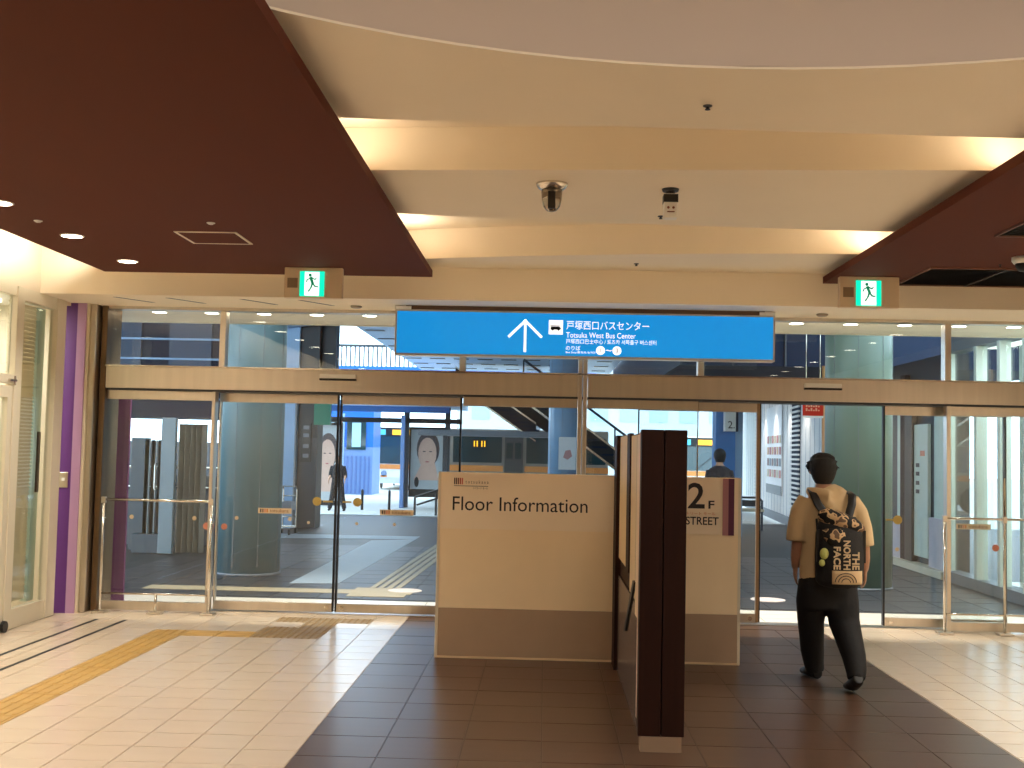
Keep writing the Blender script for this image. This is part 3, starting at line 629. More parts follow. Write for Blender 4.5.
for x, lab in ((-1.61, 'pale round disc on the pavement outside the left doors'), (2.62, 'pale round disc on the pavement outside the open doorway')):  # flat pale discs laid on the pavement
    tag(MB().lathe([(.20, .0), (.20, .006)], (x, 13.62, .0), 24).build('ground_disc', mat('disc_pale', (232, 214, 206), .5)), lab, 'cover', 'round pavement discs')
kb = B(-30, 12, 28.6, 28.85, -.3, .02).build('kerb', mat('kerb_pale', (210, 212, 212), .6)); tag(kb, 'long pale kerb at the edge of the shaded pavement', 'kerb', kind='structure')
stt = B(-60, 60, 28.85, 120, -.4, -.15).build('street', M_street); tag(stt, 'bright concrete bus roadway beyond the pavement', 'road', kind='structure')
# outer soffit with downlights
so = B(-6, 5.5, 11.62, 13.05, 3.06, 3.5).build('ceiling_outer', M_cream); tag(so, 'cream soffit outside above the doors', 'ceiling', kind='structure')
B(-6, 5.5, 13.05, 13.10, 3.05, 3.6).build('soffit_edge', M_frame, so)
ORD = ['first', 'second', 'third', 'fourth', 'fifth', 'sixth']
for i in range(17):
    lab = ('outer soffit downlight seen through the transom, %s from the left jamb' % ORD[i]) if i < 5 else ('outer soffit downlight seen through the transom, %s from the right picture edge' % ORD[16-i]) if i > 11 else 'outer soffit downlight hidden behind the blue sign'
    downlight(-4.12+.56*i, 12.09, 3.06, lab, 'outer soffit downlights', 95, NEUT, 120, r=.07)
cp = B(-14, 5.2, 13.1, 24, 4.9, 5.1).build('ceiling_shade', M_grill); tag(cp, 'broad unseen canopy added to shade the pavement outside', 'canopy', kind='structure')  # slab out of view, added to keep sky light off the pavement
ca = thing('slotted_canopy', 'pale blue metal canopy with rows of slots above the bus stops', 'canopy', (-.5, 32, 4.4))
B(-4.35, 2.2, 24.5, 40, 4.42, 4.5).build('canopy_sheet', M_paleblue, ca)
for j in range(8):
    for i in range(9): B(-4.25+.72*i, -3.8+.72*i, 24.7+2*j, 24.9+2*j, 4.405, 4.42).build('slot', M_blk, ca)
def column(label, x, y, r, top=4.9, m=M_bluecol):
    c = thing('round_column', label, 'column', (x, y, 0), 'round columns outside')
    n = 32; MB().lathe([(r, 0), (r, top)], (x, y, 0), n).build('shaft', m, c, smooth=True); MB().lathe([(r+.012, 0), (r+.012, .03)], (x, y, 0), n).build('base_ring', M_grill, c, smooth=True)
    for i in range(4):
        a = math.radians(-90+45*i-60); MB().tube((x+math.cos(a)*r, y+math.sin(a)*r, .12), (x+math.cos(a)*r, y+math.sin(a)*r, top), .004, None, 6).build('joint', M_grill, c)
    return c
column('thick pale blue column outside the left sliding doors', -3.85, 15.1, .41); column('thick teal column outside the open doorway', 4.08, 15.2, .425, m=mat('column_teal', (108, 126, 112), .4, var=.04, scale=1))
mc = column('slimmer looking blue column in the distance left of the centre mullions', .47, 26, .40, 4.4, mat('column_sky', (112, 150, 184), .35))
mp = tag(B(.30, .68, 25.57, 25.59, 1.28, 2.0).build('wall_poster', mat('poster_white', (222, 226, 230), .5)), 'pale map poster on the distant blue column', 'poster')
MB().prism_xz([(.40, 1.55), (.50, 1.50), (.60, 1.58), (.56, 1.72), (.45, 1.70)], 25.566, 25.57).build('map_shape', mat('map_red', (190, 140, 140)), mp)
# outer thin slab at far left, the inner corner's stripes in reverse order
op = thing('striped_slab', 'thin pink and dark purple striped slab outside the leftmost pane', 'pillar', (-4.4, 12.4, 0))
B(-4.72, -4.49, 12.0, 12.04, 0, 2.4).build('pink_stripe', M_pink, op); B(-4.49, -4.36, 12.0, 12.04, 0, 2.4).build('purple_stripe', mat('plum', (92, 38, 84), .5), op)
# left building overhang
lb = thing('upper_building', 'dark blue upper storey with thin horizontal bands at the far left', 'building', (-9, 24, 2.55))
B(-16, -5.35, 24.2, 26, 2.22, 8).build('wall', M_navy, lb)
for i in range(6): B(-16, -5.6, 24.1, 24.2, 2.6+.42*i, 2.64+.42*i).build('band', M_paleblue, lb)
for i in range(7): B(-15.5+1.5*i, -14.6+1.5*i, 24.16, 24.2, 3.1, 5.0).build('window', mat('dim_window', (46, 64, 90), .3, spec=.3), lb)
B(-5.45, -5.1, 23.6, 24.2, 0, 6.5).build('pier', M_paleblue, lb); B(-4.95, -4.4, 23.9, 24.3, 2.9, 6.5).build('pier', M_blk, lb)
MB().tube((-6.6, 23.5, 4.05), (-4.5, 23.5, 4.3), .11).build('roof_pipe', M_paleblue, lb, smooth=True)
fb = thing('footbridge', 'blue sided footbridge with a thin railing against the sky', 'bridge', (-7, 46, 4.4))
B(-12, 2, 46, 48, 4.35, 4.95).build('deck', M_blue, fb)
for x in (-11.5, -.5): B(x-.3, x+.3, 46.6, 47.4, -.15, 4.35).build('pier', M_grill, fb)
B(-12, 2, 46.0, 46.1, 5.72, 5.82).build('handrail', M_darkgrey, fb)
for i in range(40):
    x = -9.5+.18*i
    B(x-.028, x+.028, 46.03, 46.08, 4.95, 5.72).build('baluster', M_darkgrey, fb)
# folding gates beyond the leftmost pane
fg = thing('folding_gate', 'pale folding partition standing open with its corrugated leaves', 'gate', (-5.6, 17.3, 0))
B(-5.78, -5.56, 17.25, 17.35, .02, 2.06).build('lead_post', mat('gate_pale', (116, 126, 130), .4), fg, bevel=.01)
M_gatel = mat('gate_leaf', (150, 142, 130), .5)
for i in range(9):
    x = -5.54+.043*i; y = 17.35+(.14 if i % 2 else 0); y2 = 17.35+(0 if i % 2 else .14)
    MB().hexa([(x, y, .03), (x+.008, y, .03), (x+.05, y2, .03), (x+.042, y2, .03), (x, y, 1.97), (x+.008, y, 1.97), (x+.05, y2, 1.97), (x+.042, y2, 1.97)]).build('gate_leaf', M_gatel, fg)
MB().path([(-5.80, 17.24, .97), (-5.83, 17.18, .99), (-5.83, 17.18, 1.35), (-5.80, 17.24, 1.37)], .013).build('handle', M_steel2, fg)
fg2 = thing('folding_gate', 'narrower grey folding partition on a dark plinth at the far left', 'gate', (-5.95, 17.6, 0))
B(-6.25, -5.80, 17.45, 17.75, 0, .29).build('plinth', M_darkgrey, fg2, bevel=.01)
for i in range(6):
    x = -6.12+.05*i; y = 17.55+(.1 if i % 2 else 0); y2 = 17.45+(0 if i % 2 else .1)
    MB().hexa([(x, y, .29), (x+.01, y, .29), (x+.06, y2, .29), (x+.05, y2, .29), (x, y, 1.72), (x+.01, y, 1.72), (x+.06, y2, 1.72), (x+.05, y2, 1.72)]).build('gate_leaf', mat('gate_grey', (164, 168, 166), .5), fg2)
tag(B(-6.5, -6.25, 18.0, 18.2, 0, 1.75).build('post', M_darkgrey, bevel=.01), 'dark square post left of the folding partitions', 'post')
lw = thing('lane_barrier', 'dark low wall with tubular rail outside the leftmost pane', 'barrier', (-6.6, 19, 0))
B(-9.5, -4.75, 19.0, 19.2, 0, 1.15).build('panel', M_darkgrey, lw)
for z in (.95, 1.28): MB().tube((-9.5, 18.95, z), (-4.8, 18.95, z), .03).build('rail', M_steel2, lw)
tag(B(-30, -7.6, 40, 41, -.15, 1.75).build('wall_far', M_darkgrey), 'long dark grey wall across the roadway at the far left', 'wall', kind='structure')
# luggage cart
ct = thing('trolley', 'steel wire trolley standing beside the left column', 'cart', (-4.88, 21.9, 0))
for x in (-5.02, -4.76):
    MB().path([(x, 22.2, .06), (x, 22.2, .85), (x, 22.12, .90)], .014).build('upright', M_steel2, ct); MB().tube((x, 21.6, .12), (x, 22.2, .12), .014).build('rail', M_steel2, ct)
    for y in (21.62, 22.18): MB().tube((x-.015, y, .05), (x+.015, y, .05), .05).build('wheel', M_black, ct)
for z in (.14, .32, .50, .72, .90): MB().tube((-5.02, 22.16, z), (-4.76, 22.16, z), .012).build('cross_bar', M_steel2, ct)
B(-5.01, -4.77, 21.65, 22.18, .115, .13).build('deck', M_steel2, ct); B(-5.01, -4.77, 21.75, 22.15, .45, .62).build('basket', mat('basket_grey', (150, 156, 166), .4, .6), ct)
# dark pillar with signs
dp = thing('square_pillar', 'dark square pillar with a small notice board by the bus stops', 'pillar', (-5.0, 24, 0))
B(-5.3, -4.70, 23.7, 24.3, 0, 1.85).build('lower_cladding', M_darkgrey, dp); B(-5.3, -4.70, 23.7, 24.3, 1.85, 6).build('upper_cladding', M_blk, dp)
B(-5.02, -4.82, 23.66, 23.7, 1.35, 2.15).build('notice', M_blk, dp)
for z in (1.48, 1.68, 1.90, 2.06): B(-4.98, -4.86, 23.655, 23.66, z-.04, z+.04).build('notice_line', M_grill, dp)
MB().tube((-5.12, 23.6, 0), (-5.12, 23.6, 2.6), .03).build('downpipe', M_grill, dp)
tag(B(-4.76, -4.42, 23.6, 23.72, 2.12, 2.66).build('hanging_sign', mat('sign_green', (20, 128, 96), .4)), 'green hanging sign beside the dark square pillar', 'sign')
# bus shelter, adverts
sh = thing('bus_shelter', 'dark framed bus shelter with a flat bluish roof', 'shelter', (-5, 36.5, -.15))
B(-9, -2.6, 35.2, 38.5, 2.98, 3.12).build('roof', M_paleblue, sh); B(-9, -2.6, 35.9, 36.05, 2.47, 2.62).build('beam', M_blk, sh); B(-9, -3.0, 35.9, 36.05, 2.8, 2.98).build('beam', mat('shelter_blue', (70, 120, 190)), sh)
for x in (-7.5, -4.33, -3.05): B(x-.08, x+.08, 35.95, 36.1, -.15, 2.98).build('post', M_darkgrey, sh)
def advert(label, x0, x1, z0, z1, y=36.15, flip=1, clip=0):
    a = thing('advert_panel', label, 'poster', ((x0+x1)/2, y, z0), 'lit portrait adverts')
    B(x0-.05, x1+.05, y, y+.12, z0-.25, z1+.08).build('frame', M_blk, a); B(x0, x1, y-.01, y, z0, z1).build('poster_sheet', mat('poster_grey', (176, 182, 184), .3, var=.06, scale=1), a)
    cx = (x0+x1)/2+.04*flip; W = x1-x0; zc = z0+(z1-z0)*.60
    def ell(px, pz, rx, rz, k, m, nm): MB().prism_xz([(px+rx*math.cos(t), pz+rz*math.sin(t)) for t in [2*math.pi*i/18 for i in range(18)]], y-.012-.002*k, y-.01).build(nm, m, a)
    sk = mat('print_skin', (206, 170, 152), .4); hr = mat('print_hair', (74, 64, 66), .4)
    MB().prism_xz([(x0+.1*W, z0+.28), (x0+.9*W, z0+.28), (cx+.2*W, zc-.22), (cx-.15*W, zc-.22)], y-.0115, y-.01).build('printed_shoulders', sk, a)
    ell(cx, zc+.14, W*.36, .56, 0, hr, 'printed_hair'); ell(cx-.02, zc, W*.29, .50, 1, sk, 'printed_face')
    for s_ in (-1, 1): ell(cx-.02+s_*W*.10, zc+.06, W*.05, .018, 2, hr, 'printed_eye')
    ell(cx-.02, zc-.26, W*.06, .022, 2, mat('print_lip', (176, 96, 96)), 'printed_mouth')
    ell(x0+.2*W, z0+.22, .07, .16, 2, M_blk, 'printed_bottle')
advert('portrait advert behind the standing dark figure', -7.27, -6.42, .0, 2.36); advert('portrait advert beside the distant orange banded bus', -4.2, -3.2, .42, 2.28, flip=1)
tag(B(-4.46, -4.34, 35.6, 35.8, -.15, 2.7).build('blue_post', mat('post_blue', (110, 140, 190), .4), bevel=.01), 'slim blue grey post left of the right portrait advert', 'post')
hr_ = thing('handrail', 'black sloping tubular handrail below the right advert', 'railing', (-3, 30, -.15))
for p in ((-3.35, 30, -.15, .42), (-2.80, 30, -.15, .62), (-2.66, 30, -.15, .66)): MB().tube(p[:3], (p[0], p[1], p[3]), .03).build('post', M_blk, hr_)
MB().tube((-3.35, 30, .42), (-2.5, 30, .70), .03).build('rail', M_blk, hr_); MB().tube((-3.3, 30, .22), (-2.5, 30, .5), .025).build('rail', M_blk, hr_)
for x, lab in ((-5.35, 'left short bollard on the bright roadway'), (-4.55, 'right short bollard on the bright roadway')): tag(MB().lathe([(.04, 0), (.04, .55), (.02, .6)], (x, 34, -.15), 12).build('bollard', M_blk, smooth=True), lab, 'bollard')
# blue booth
bo = thing('booth', 'bright blue ticket booth with pale glazed windows and ribbed base', 'booth', (-7.6, 46, -.15))
B(-9.2, -6.72, 45, 47, -.15, 1.7).build('base_wall', mat('booth_base', (110, 140, 190), .5), bo); B(-9.2, -6.72, 45, 47, 1.7, 3.45).build('upper_wall', M_blue, bo)
for i in range(14): B(-9.1+.17*i, -9.03+.17*i, 44.97, 45, -.1, 1.35).build('rib', mat('booth_rib', (84, 112, 168)), bo)
for x in (-8.8, -7.75): wi = B(x, x+.75, 44.96, 45, 1.6, 2.75).build('window', M_teal, bo); B(x+.2, x+.55, 44.95, 44.96, 1.7, 2.65).build('pane', mat('pane_pale', (170, 206, 226), .2), wi)
B(-8.0, -7.85, 44.95, 45, -.1, 3.0).build('pale_stripe', M_paleblue, bo)
# buses
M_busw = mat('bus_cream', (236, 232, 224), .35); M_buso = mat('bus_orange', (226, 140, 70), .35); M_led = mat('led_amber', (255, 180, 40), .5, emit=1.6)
def bus(label, x0, x1, y0, L, z0, h):
    b = thing('bus', label, 'bus', ((x0+x1)/2, y0, z0)); W = x1-x0
    B(x0, x1, y0, y0+L, z0+.3, z0+h).build('body', M_busw, b, bevel=.06)
    B(x0+.08, x1-.08, y0-.03, y0+.05, z0+1.15, z0+h-.42).build('windscreen', M_teal, b); B(x0+.03, x1-.03, y0-.04, y0+.05, z0+h-.42, z0+h-.04).build('sign_box', M_blk, b); B(x0+.12, x0+.36, y0-.05, y0-.04, z0+h-.36, z0+h-.12).build('route_plate', mat('plate_cyan', (90, 190, 220), .4, emit=.4), b)
    B(x0+.66, x1-.1, y0-.05, y0-.04, z0+h-.35, z0+h-.13).build('destination_display', M_led, b)
    B(x0-.01, x1+.01, y0-.035, y0+.05, z0+.92, z0+1.12).build('orange_band', M_buso, b); B(x0, x1, y0-.06, y0, z0+.28, z0+.55).build('bumper', mat('bumper_grey', (206, 208, 212), .4), b)
    for s_ in (0, 1):
        x = x0+.32 if s_ == 0 else x1-.32
        MB().disc_y(x, y0-.02, z0+.72, .13, .03).build('headlight', M_steel2, b); B(x-.14, x+.14, y0-.05, y0-.04, z0+.56, z0+.64).build('fog_lamp', M_buso, b)
        xm = x0-.16 if s_ == 0 else x1+.16
        B(xm-.1, xm+.1, y0-.1, y0-.02, z0+1.7, z0+2.1).build('mirror', M_blk, b)
        for y in (y0+1.6, y0+L-2): MB().tube(((x0 if s_ == 0 else x1)-.02, y, z0+.45), ((x0 if s_ == 0 else x1)+.02, y, z0+.45), .45, None, 18).build('wheel', M_black, b)
    MB().bar((x0+.6, y0-.04, z0+1.18), (x0+1.3, y0-.04, z0+1.75), .03, .02).build('wiper', M_blk, b)
    for i in range(4): B(x0-.02, x0+.02, y0+1+1.6*i, y0+2.4+1.6*i, z0+1.3, z0+2.2).build('window', M_teal, b); B(x1-.02, x1+.02, y0+1+1.6*i, y0+2.4+1.6*i, z0+1.3, z0+2.2).build('window', M_teal, b)
bus('cream and orange bus seen from the front left of the right portrait advert', -7.42, -5.15, 51, 8, -.15, 2.78)
bus('cream bus with an amber display seen behind the 2F board', 5.9, 8.1, 50, 8, -.15, 2.6)
db = thing('bus', 'shaded bus standing side-on behind the floor information board', 'bus', (-1.5, 41, -.15))
M_shade = mat('bus_dark', (78, 76, 74), .4)  # shade on this bus is put into its body and door colours
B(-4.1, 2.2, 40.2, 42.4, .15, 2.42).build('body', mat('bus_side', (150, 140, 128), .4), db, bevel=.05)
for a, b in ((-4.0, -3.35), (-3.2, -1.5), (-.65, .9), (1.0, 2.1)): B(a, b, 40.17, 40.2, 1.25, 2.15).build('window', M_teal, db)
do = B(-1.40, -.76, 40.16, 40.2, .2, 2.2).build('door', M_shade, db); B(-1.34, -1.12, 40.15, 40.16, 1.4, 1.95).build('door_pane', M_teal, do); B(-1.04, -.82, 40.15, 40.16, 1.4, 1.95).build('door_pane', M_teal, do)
B(-2.54, -2.06, 40.15, 40.17, 1.75, 2.05).build('display', M_blk, db)
for x in (-2.46, -2.36, -2.20, -2.10): B(x-.02, x+.02, 40.14, 40.15, 1.8, 2.0).build('display_digit', M_led, db)
B(-4.1, -1.45, 40.18, 40.2, .95, 1.15).build('orange_band', M_buso, db); B(-.7, 2.2, 40.18, 40.2, .95, 1.15).build('orange_band', M_buso, db)
for x in (-3.4, .6): MB().tube((x, 40.15, .3), (x, 40.3, .3), .45, None, 18).build('wheel', M_black, db)
ss = thing('shelter_roof', 'long grey shelter roof slab over the shaded bus', 'shelter', (-1.5, 38.5, 2.2))
B(-3.75, .3, 34.0, 35.7, 2.09, 2.25).build('slab', M_grill, ss)
for x in (-3.02, .2): B(x-.06, x+.06, 34.8, 34.92, -.15, 2.09).build('post', M_darkgrey, ss)
# stairs / escalators
def stair(label, x0, z0, x1, z1, y, w_, rail=True, th=.35, n=9):
    s = thing('escalator', label, 'escalator', ((x0+x1)/2, y, min(z0, z1)))
    MB().prism_xz([(x0, z0), (x1, z1), (x1, z1-th), (x0, z0-th)], y, y+.08).build('stringer', M_blk, s); MB().prism_xz([(x0, z0), (x1, z1), (x1, z1-th), (x0, z0-th)], y+w_, y+w_+.08).build('stringer', M_blk, s)
    for e_, zz in ((0, .0), (1, -th)): MB().bar((x0, y-.02, z0+zz), (x1, y-.02, z1+zz), .05, .05).build('edge_trim', M_steel2, s)
    for i in range(n):
        t = (i+.5)/n; x = x0+(x1-x0)*t; z = z0+(z1-z0)*t
        B(x-.2, x+.2, y-.015, y+w_, z-th*.55, z-th*.55+.05).build('tread', M_navy, s)
    if rail:
        MB().bar((x0, y, z0+.55), (x1, y, z1+.55), .06, .06).build('handrail', M_navy, s)
        MB().prism_xz([(x0, z0+.06), (x0, z0+.52), (x1, z1+.52), (x1, z1+.06)], y+.03, y+.04).build('balustrade_glass', M_glass, s)
        B(x1-.15, x1+.1, y, y+w_, -.15, z1).build('lower_landing', M_darkgrey, s)
        for i in range(5):
            t = i/4; x = x0+(x1-x0)*t; z = z0+(z1-z0)*t; B(x-.02, x+.02, y, y+.05, z, z+.55).build('baluster', M_navy, s)
    return s
s1 = stair('dark stair flight seen from below above the shaded bus', -2.85, 4.26, -.3, 2.54, 36, 1.6, rail=False, th=.55, n=14)
MB().prism_xz([(-2.6, 4.09), (.6, 4.3), (.6, 2.13), (.25, 2.15)], 37.75, 37.85).build('side_panel', M_blk, s1)
MB().bar((-.55, 37.72, 3.42), (.5, 37.72, 2.72), .05, .05).build('edge_trim', M_steel2, s1); B(.35, .55, 36.5, 36.8, -.15, 2.2).build('support', M_darkgrey, s1)
stair('escalator with glass balustrade descending right of the centre mullions', -.6, 3.5, 2.6, 1.2, 30, 1.4, rail=True, th=.5, n=12)
# far pale building and right part
fbd = thing('office_building', 'pale far building with rows of windows beyond the bus bays', 'building', (8, 78, -.15))
B(-6, 24, 78, 90, -.15, 14).build('wall', mat('far_wall', (176, 186, 190), .6), fbd)
for i in range(14):
    for j in range(4): B(-5+2*i, -3.8+2*i, 77.95, 78, 1.2+2.6*j, 2.7+2.6*j).build('window', mat('far_window', (150, 172, 180), .3), fbd)
rb = thing('upper_building', 'dark blue grey block overhanging the right side walkway', 'building', (6, 20, 3.2))
B(2.3, 9, 20, 40, 3.22, 7).build('wall', M_navy, rb)
for i in range(6): B(2.3+.9*i, 2.33+.9*i, 19.97, 20, 3.22, 7).build('joint', M_darkgrey, rb)
bp_ = thing('blue_pier', 'blue pier carrying a small hanging number sign', 'pillar', (3.75, 24.2, 0))
B(3.52, 3.92, 24, 24.5, 0, 3.22).build('blue_face', mat('pier_blue', (70, 128, 196), .4), bp_); B(3.92, 4.08, 24.02, 24.5, 0, 3.22).build('pale_face', M_paleblue, bp_)
hs = thing('number_sign', 'white hanging sign with the number 2 on the blue pier', 'sign', (3.79, 23.8, 2.15))
B(3.665, 3.88, 23.7, 23.95, 2.16, 3.2).build('sign_box', M_white, hs); B(3.88, 3.93, 23.7, 23.95, 2.16, 3.2).build('side', M_navy, hs)
text('lettering', '2.', .22, (3.72, 23.698, 2.22), M_ink, hs, height=.15); text('lettering', '→', .15, (3.70, 23.698, 2.62), M_ink, hs)
# white wall with food photos
ww = thing('wall_shopfront', 'white panelled wall with louvres and a food photo display', 'wall', (6, 30, 0), kind='structure')
def wp(t): # point on the oblique wall line, t = depth
    return 5.40+(t-21.0)*.0715
def wquad(t0, t1, z0, z1, off, dep): return MB().hexa([(wp(t0)-off, t0, z0), (wp(t0)-off+dep, t0, z0), (wp(t1)-off+dep, t1, z0), (wp(t1)-off, t1, z0), (wp(t0)-off, t0, z1), (wp(t0)-off+dep, t0, z1), (wp(t1)-off+dep, t1, z1), (wp(t1)-off, t1, z1)])
wquad(20.5, 40, 0, 3.22, 0, .3).build('wall_panel', M_white, ww); wquad(20.5, 40, 0, .22, .03, .04).build('skirting', M_grill, ww)
for i in range(30): wquad(20.8+.6*i, 20.815+.6*i, .22, 3.2, .006, .01).build('panel_joint', mat('joint_grey', (170, 176, 186)), ww)
for t0, t1 in ((26.4, 27.7), (34.3, 35.4)):
    wquad(t0, t1, .22, 3.15, .02, .03).build('louvre_back', M_navy, ww)
    for i in range(26): wquad(t0, t1, .27+.11*i, .315+.11*i, .06, .05).build('louvre_slat', M_white, ww)
fp = thing('food_photo_panel', 'white panel with rows of small food photos and a black caption bar', 'poster', (wp(31)-.03, 31, .7))
wquad(29.4, 32.6, .68, 3.0, .03, .02).build('sheet', mat('sheet_white', (246, 246, 246), .4), fp); wquad(29.4, 32.6, .68, .92, .04, .012).build('caption_bar', M_blk, fp)
fc = [(190, 90, 60), (210, 150, 90), (120, 60, 40), (220, 190, 150), (170, 60, 50), (90, 100, 110)]
for r in range(4):
    for c in range(6):
        t = 29.55+.50*c
        wquad(t, t+.32, 1.12+.30*r, 1.32+.30*r, .042, .012).build('food_photo', mat('food%d' % ((r*5+c*3) % 6), fc[(r*5+c*3) % 6], .4, var=.4, scale=14), fp)
for y in (25.5, 28, 30.5, 33):
    t = thing('wall_washer', 'small recessed lamp washing the white panelled wall', 'light', (wp(y)-.5, y, 3.2), 'lamps over the white wall')
    MB().lathe([(.09, -.01), (.09, .02)], (wp(y)-.5, y, 3.2)).build('lens', M_lampdisc, t); lamp('SPOT', (wp(y)-.5, y, 3.15), 70, (1, .96, .9), t, size=.06, spot=110)
rs = thing('red_sign', 'small red hanging notice with white lettering near the teal column', 'sign', (3.67, 16, 2.2))
B(3.535, 3.815, 16, 16.02, 2.235, 2.45).build('board', mat('sign_red', (214, 52, 30), .4), rs); B(3.535, 3.815, 16, 16.02, 2.205, 2.235).build('white_foot', M_white, rs)
for x in (3.58, 3.77): MB().tube((x, 16.01, 2.45), (x, 16.01, 4.9), .006, None, 6).build('hanger', M_steel2, rs)
for z in (2.355, 2.300):
    for k in range(6): B(3.575+.033*k, 3.598+.033*k, 15.997, 16, z, z+.008+.022*((k+int(z*100)) % 2)+.01).build('blurred_character', mat('pale_orange_ink', (240, 186, 150), .5), rs)
tag(MB().tube((4.35, 18.2, 0), (4.35, 18.2, 3.1), .035).build('bronze_post', mat('bronze_post', (190, 140, 90), .4), smooth=True), 'thin bronze post left of the teal column', 'post')
be = thing('bench', 'metal bench with a pale seat beside the white wall', 'bench', (4.65, 26.5, 0))
B(4.35, 4.95, 26.2, 26.7, .42, .48).build('seat', mat('bench_pale', (206, 196, 170), .5), be, bevel=.01)
for x in (4.4, 4.9):
    MB().path([(x, 26.25, 0), (x, 26.25, .66), (x, 26.65, .72), (x, 26.65, 0)], .025).build('leg_frame', M_darkgrey, be)
MB().tube((4.4, 26.65, .72), (4.9, 26.65, .72), .025).build('back_rail', M_darkgrey, be); B(4.4, 4.9, 26.63, 26.67, .52, .66).build('backrest', M_darkgrey, be)
# right shop front
sf = thing('shop_front', 'shop front with black doors and frosted panels right of the teal column', 'shop', (5.7, 17.8, 0))
B(5.75, 5.95, 16.4, 19.95, 0, 3.2).build('back_wall', M_blk, sf); B(5.55, 5.75, 16.4, 20.4, 0, .10).build('plinth', M_frame, sf)
M_frost = mat('frosted_panel', (206, 222, 210), .35, emit=.0)
B(5.70, 5.75, 18.62, 18.9, .65, 2.6).build('panel', M_frost, sf); B(5.66, 5.75, 18.4, 18.62, .1, 3.0).build('frame', M_darkbrown, sf); B(5.70, 5.75, 17.42, 18.05, .2, 2.2).build('door_panel', M_frost, sf)
B(5.66, 5.75, 18.05, 18.4, .1, 2.4).build('frame', M_blk, sf); B(5.69, 5.75, 16.5, 17.1, .82, 2.3).build('panel', M_frost, sf); B(5.66, 5.75, 16.45, 17.25, .1, .82).build('lower_panel', mat('lower_lilac', (196, 188, 196), .5), sf); B(5.66, 5.75, 18.62, 19.2, .1, .65).build('lower_panel', mat('lower_lilac', (196, 188, 196), .5), sf)
B(5.694, 5.70, 17.55, 17.75, 1.72, 1.80).build('red_mark', M_red, sf)
for z in (1.15, 1.28, 1.42, 1.55): B(5.694, 5.70, 17.8, 17.95, z, z+.06).build('dark_mark', M_blk, sf)
gf = thing('glass_facade', 'greenish glazed facade with pale mullions at the right outside', 'facade', (5.65, 14.6, 0))
B(5.56, 5.8, 11.7, 16.35, 0, .14).build('sill', M_grill, gf); B(5.56, 5.8, 11.7, 16.35, 3.15, 3.4).build('head', M_grill, gf)
for y in (16.3, 15.13, 14.36, 13.6, 12.8, 12.0): B(5.56, 5.70, y-.045, y+.045, .14, 3.15).build('mullion', mat('mullion_pale', (206, 214, 206), .4), gf)
for y0, y1 in ((15.18, 16.25), (14.41, 15.08), (13.65, 14.31), (12.85, 13.55), (12.05, 12.75)): B(5.64, 5.652, y0, y1, .14, 3.15).build('glass_pane', M_glass, gf)
B(6.6, 6.7, 11.7, 16.3, 0, 3.3).build('inner_wall', mat('inner_green', (214, 226, 206), .6), gf); B(5.7, 6.6, 11.7, 16.3, -.02, .0).build('inner_floor', M_ltile, gf)
for y0, y1 in (): B(5.72, 5.74, y0, y1, .14, 3.1).build('roller_blind', mat('blind_green', (216, 230, 208), .5), gf)
t = thing('fill_light', 'long fill light added inside the greenish glazed facade', 'light', (6.15, 14, 3.2)); B(6.05, 6.25, 12.2, 16, 3.2, 3.25).build('fill_panel', mat('fill_soft', (255, 255, 245), .5, emit=1.5), t); lamp('AREA', (6.15, 14, 3.18), 45, (1, 1, .92), t, size=.3, sizey=3.8)  # added fill light, brightens the panes and the inner wall
# ------------------------------------------------------------------ PEOPLE
M_skin = mat('skin', (190, 142, 112), .5, var=.05); M_hair = mat('hair', (16, 14, 14), .6, var=.3, scale=60, bump=.5); M_shirt = mat('shirt_beige', (214, 186, 142), .8, var=.05, bump=.1, scale=8)
M_trou = mat('trousers_black', (20, 20, 22), .8, var=.15, bump=.15, scale=6); M_shoe = mat('shoe_black', (14, 14, 15), .45)
def hand(mb, w_, d=Vector((0, 0, -1)), side=1, s=1.0):
    """palm, four fingers, thumb hanging from wrist w_ along d"""
    w_ = Vector(w_); d = d.normalized(); f = Vector((0, 1, 0)); f = (f-d*f.dot(d)).normalized(); o = d.cross(f)*side
    mb.loft([(w_, .024*s, .018*s, f), (w_+d*.04*s, .038*s, .016*s, f), (w_+d*.085*s, .040*s, .014*s, f), (w_+d*.095*s, .03*s, .010*s, f)], 10)
    for i, l in enumerate((.066, .075, .070, .055)):
        b = w_+d*.085*s+f*(.030-.020*i)*s; k = b+d*l*.5*s-o*.006*s; e = b+d*l*.95*s-o*.022*s
        mb.loft([(b, .0095*s, .009*s), (k, .0085*s, .008*s), (e, .006*s, .006*s)], 8)
    b = w_+d*.03*s+f*.032*s; mb.loft([(b, .012*s, .011*s), (b+d*.03*s+f*.022*s, .010*s, .010*s), (b+d*.06*s+f*.024*s, .007*s, .007*s)], 8)
